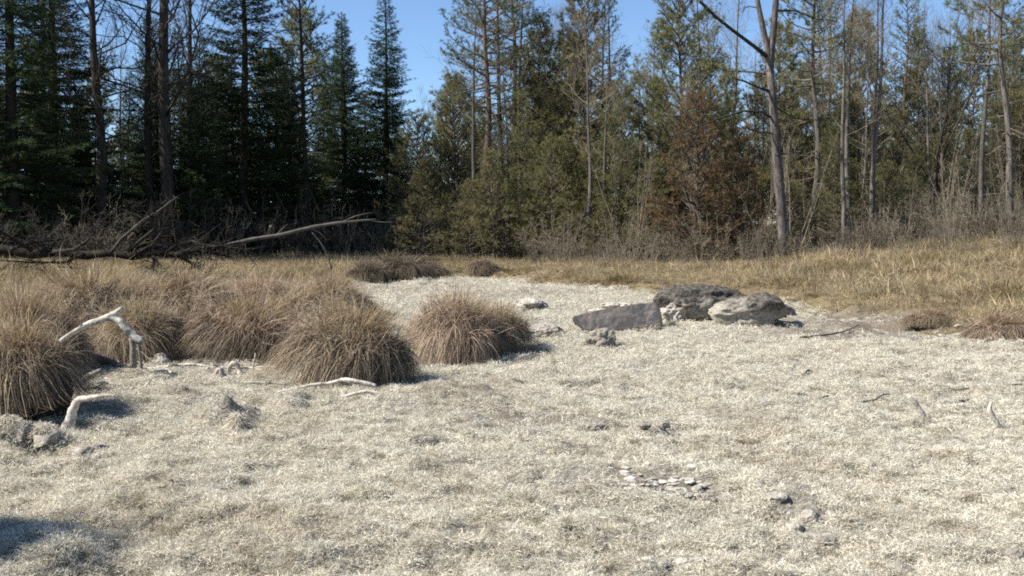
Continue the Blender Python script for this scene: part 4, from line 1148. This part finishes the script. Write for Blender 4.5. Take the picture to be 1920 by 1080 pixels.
rock('stone', 'crumbly upright stone in front of the grey slab', 'stone', 1128, 655, (.46, .4, .34), 'clod', 17, .22, 0.3, amp=.3, freq=2.0)
rock('stone', 'small crumbly stone at the right foot of the crumbly upright one', 'stone', 1168, 664, (.28, .3, .14), 'clod', 18, .3, .2, amp=.3, freq=2)
rock('stone', 'low grey mound stone right of the low brown tussock', 'stone', 1022, 632, (.55, .5, .26), 'clod', 19, .3, .1, amp=.25, freq=1.8)
rock('stone', 'flat pale stone in the moss beyond the tussocks', 'stone', 990, 588, (.62, .6, .24), 'pale_rock', 20, .3, .1, amp=.2)
rock('stone', 'small dark upright stone at the end of the flat pale stone', 'stone', 1020, 588, (.16, .16, .17), 'dark_rock', 21, .2, .1)
rock('stone', 'pale pointed stone among the driftwood before the golden tussock', 'stone', 297, 690, (.2, .18, .2), 'pale_rock', 22, .3, .3, sub=3)
rock('clod', 'left one of two small dark clods in the middle of the moss', 'clod', 1210, 824, (.12, .1, .055), 'clod', 23, .25, .3, sub=3)
rock('clod', 'right one of two small dark clods in the middle of the moss', 'clod', 1245, 822, (.11, .1, .07), 'clod', 24, .2, .3, sub=3)
rock('clod', 'flat dark clod left of the two small clods', 'clod', 1118, 805, (.2, .14, .06), 'clod', 25, .3, .3, sub=3)
rock('clod', 'dark stone just right of the pebble patch', 'clod', 1336, 936, (.09, .08, .06), 'dark_rock', 26, .2, .3, sub=3)
for k, (px, py, s, mt, lab) in enumerate([(1502, 944, (.15, .12, .075), 'clod', 'dark hollow clod above the stone group at lower right'), (1462, 955, (.14, .12, .06), 'pale_rock', 'pale stone left of the dark hollow clod'),
        (1476, 980, (.08, .07, .05), 'clod', 'small dark clod below the pale stone at lower right'), (1526, 990, (.12, .1, .085), 'pale_rock', 'largest pale stone of the lower right group'),
        (1498, 996, (.1, .08, .05), 'pale_rock', 'flat pale stone left of the largest lower right stone'), (1620, 975, (.09, .08, .06), 'pale_rock', 'lone pale stone right of the lower right group'),
        (1516, 1022, (.12, .1, .05), 'clod', 'low greyish clod below the largest lower right stone'), (1558, 1020, (.12, .1, .05), 'clod', 'low brown clod right of the greyish clod at lower right'),
        (1700, 1070, (.16, .1, .08), 'clod', 'brown clod at the bottom edge on the right'), (1115, 1015, (.07, .06, .05), 'clod', 'small clod left of the lower pebbles'),
        (1915, 1050, (.1, .1, .08), 'clod', 'dark clod at the lower right corner')]):
    rock('stone' if mt == 'pale_rock' else 'clod', lab, 'stone' if mt == 'pale_rock' else 'clod', px, py, s, mt, 50 + k, .25, k, sub=3)
peb = [rock_mesh('pebble', 70 + k, (.085, .056, .026), M['pebble'], 3, .2, 1.8) for k in range(5)]
rp = random.Random(9)
def pebble(px, py, s, lab, grp):
    p = hit(px, py); o = link('pebble', peb[rp.randrange(5)]); o.location = (p.x, p.y, gz(p.x, p.y) + 0.017 * s)
    o.rotation_euler = (rp.gauss(0, .12), rp.gauss(0, .12), rp.gauss(0.3, .6)); o.scale = (s, s, s)
    tag(o, lab, 'pebble', grp)
for i in range(95):
    pebble(1140 + 190 * rp.random(), 876 + 58 * rp.random() ** 0.9, .4 + .65 * rp.random() ** 1.5, 'flat pale pebble in the pebble patch at lower centre right', 'flat pebbles in the patch')
for px, py, s, lab in [(1212, 1066, 1.1, 'grey rounded pebble at the bottom edge, left of the white ones'), (1241, 1074, 1.0, 'left white pebble at the bottom edge'), (1278, 1068, .8, 'yellowish pebble between the white ones at the bottom edge'), (1310, 1076, 1.1, 'right white pebble at the bottom edge')]:
    pebble(px, py, s, lab, 'pebbles at the bottom edge')
for i in range(8):
    pebble(1750 + 150 * rp.random(), 612 + 30 * rp.random(), 1 + rp.random(), 'small white stone scattered at the foot of the right bank', 'white stones at the right bank')

# tangle of thin roots before the tussocks
rr_ = random.Random(21)
for i in range(16):
    px = 140 + 330 * rr_.random(); py = 684 + 50 * rr_.random() ** 0.8; a = rr_.gauss(0, .35); L = 30 + 60 * rr_.random()
    pts = [(px + L * t * math.cos(a), py + L * t * math.sin(a) * .35 + rr_.gauss(0, 2.0)) for t in (0, .33, .66, 1)]
    lie('thin_root', 'thin pale root in the tangle between the moss and the left tussocks', pts, .010 + .01 * rr_.random(), rr_.choice(['grey_wood', 'driftwood', 'dull_wood']), .04, 'root', 'roots tangled before the tussocks')

# hummocks of straw coloured moss draped over buried stubs
def hummock(px, py, w, h, label, seed):
    rg = np.random.default_rng(seed); p = hit(px, py)
    root = thing('moss_hummock', label, 'hummock', (p.x, p.y, p.z - 0.02))
    t = MB(); aa = np.linspace(0, 6.283, 17)[:-1]; V = []
    zs = [(-.05, 1.05), (h * .3, .9), (h * .6, .7), (h * .85, .45), (h * .97, .2), (h, .02)]
    for z, q in zs:
        q = q * w / 2 * (1 + .2 * rg.normal(size=16)) * (1 + .25 * np.sin(aa * 2 + seed) + .15 * np.sin(aa * 3 + 2 * seed)); V.append(np.stack([q * np.cos(aa), q * np.sin(aa), np.full(16, z) + .012 * rg.normal(size=16)], 1))
    F = []
    for i in range(len(zs) - 1):
        for j in range(16):
            a, b = i * 16 + j, i * 16 + (j + 1) % 16; F += [(a, b, b + 16), (a, b + 16, a + 16)]
    t.add(np.concatenate(V), F); link('mound', t.mesh('mound', M['mound'], True), root)
    b = MB(); n = 1500; a = rg.random(n) * 6.283; u = rg.random(n); r = w / 2 * np.sqrt(u)
    base = np.stack([r * np.cos(a), r * np.sin(a), h * (1 - u ** 1.4) + .005], 1)
    az = a + rg.normal(size=n) * 1.6; el = rg.normal(size=n) * .6 + (0 if h < .15 else -.7)
    d = np.stack([np.cos(az) * np.cos(el), np.sin(az) * np.cos(el), np.sin(el)], 1)
    L = (.015 + .03 * rg.random(n)) * (1 if h < .15 else 2.2); b.blades(base, d, L, L * (.2 + .5 * rg.random(n)), .004 + .003 * rg.random(n), 4, rg, None, .6, 0.0)
    link('draped_moss', b.mesh('draped_moss', M['drape']), root)['kind'] = 'stuff'
for k, (px, py, w, h, lab) in enumerate([(447, 815, .20, .19, 'straw coloured upright hummock of moss left of the long white branch'), (540, 775, .36, .09, 'rounded moss hummock at the left end of the long white branch'),
        (395, 805, .36, .07, 'low moss hummock left of the upright straw one'), (18, 850, .26, .10, 'brownish moss hummock at the left edge below the tussock'), (80, 852, .26, .08, 'small moss hummock right of the left edge hummock'),
        (150, 856, .36, .06, 'low moss hummock below the bent bleached stub'), (330, 755, .42, .08, 'broad moss hummock under the short half buried log'), 
        (640, 762, .3, .07, 'flat moss hummock under the long white branch')]):
    hummock(px, py, w, h, lab, 300 + k)
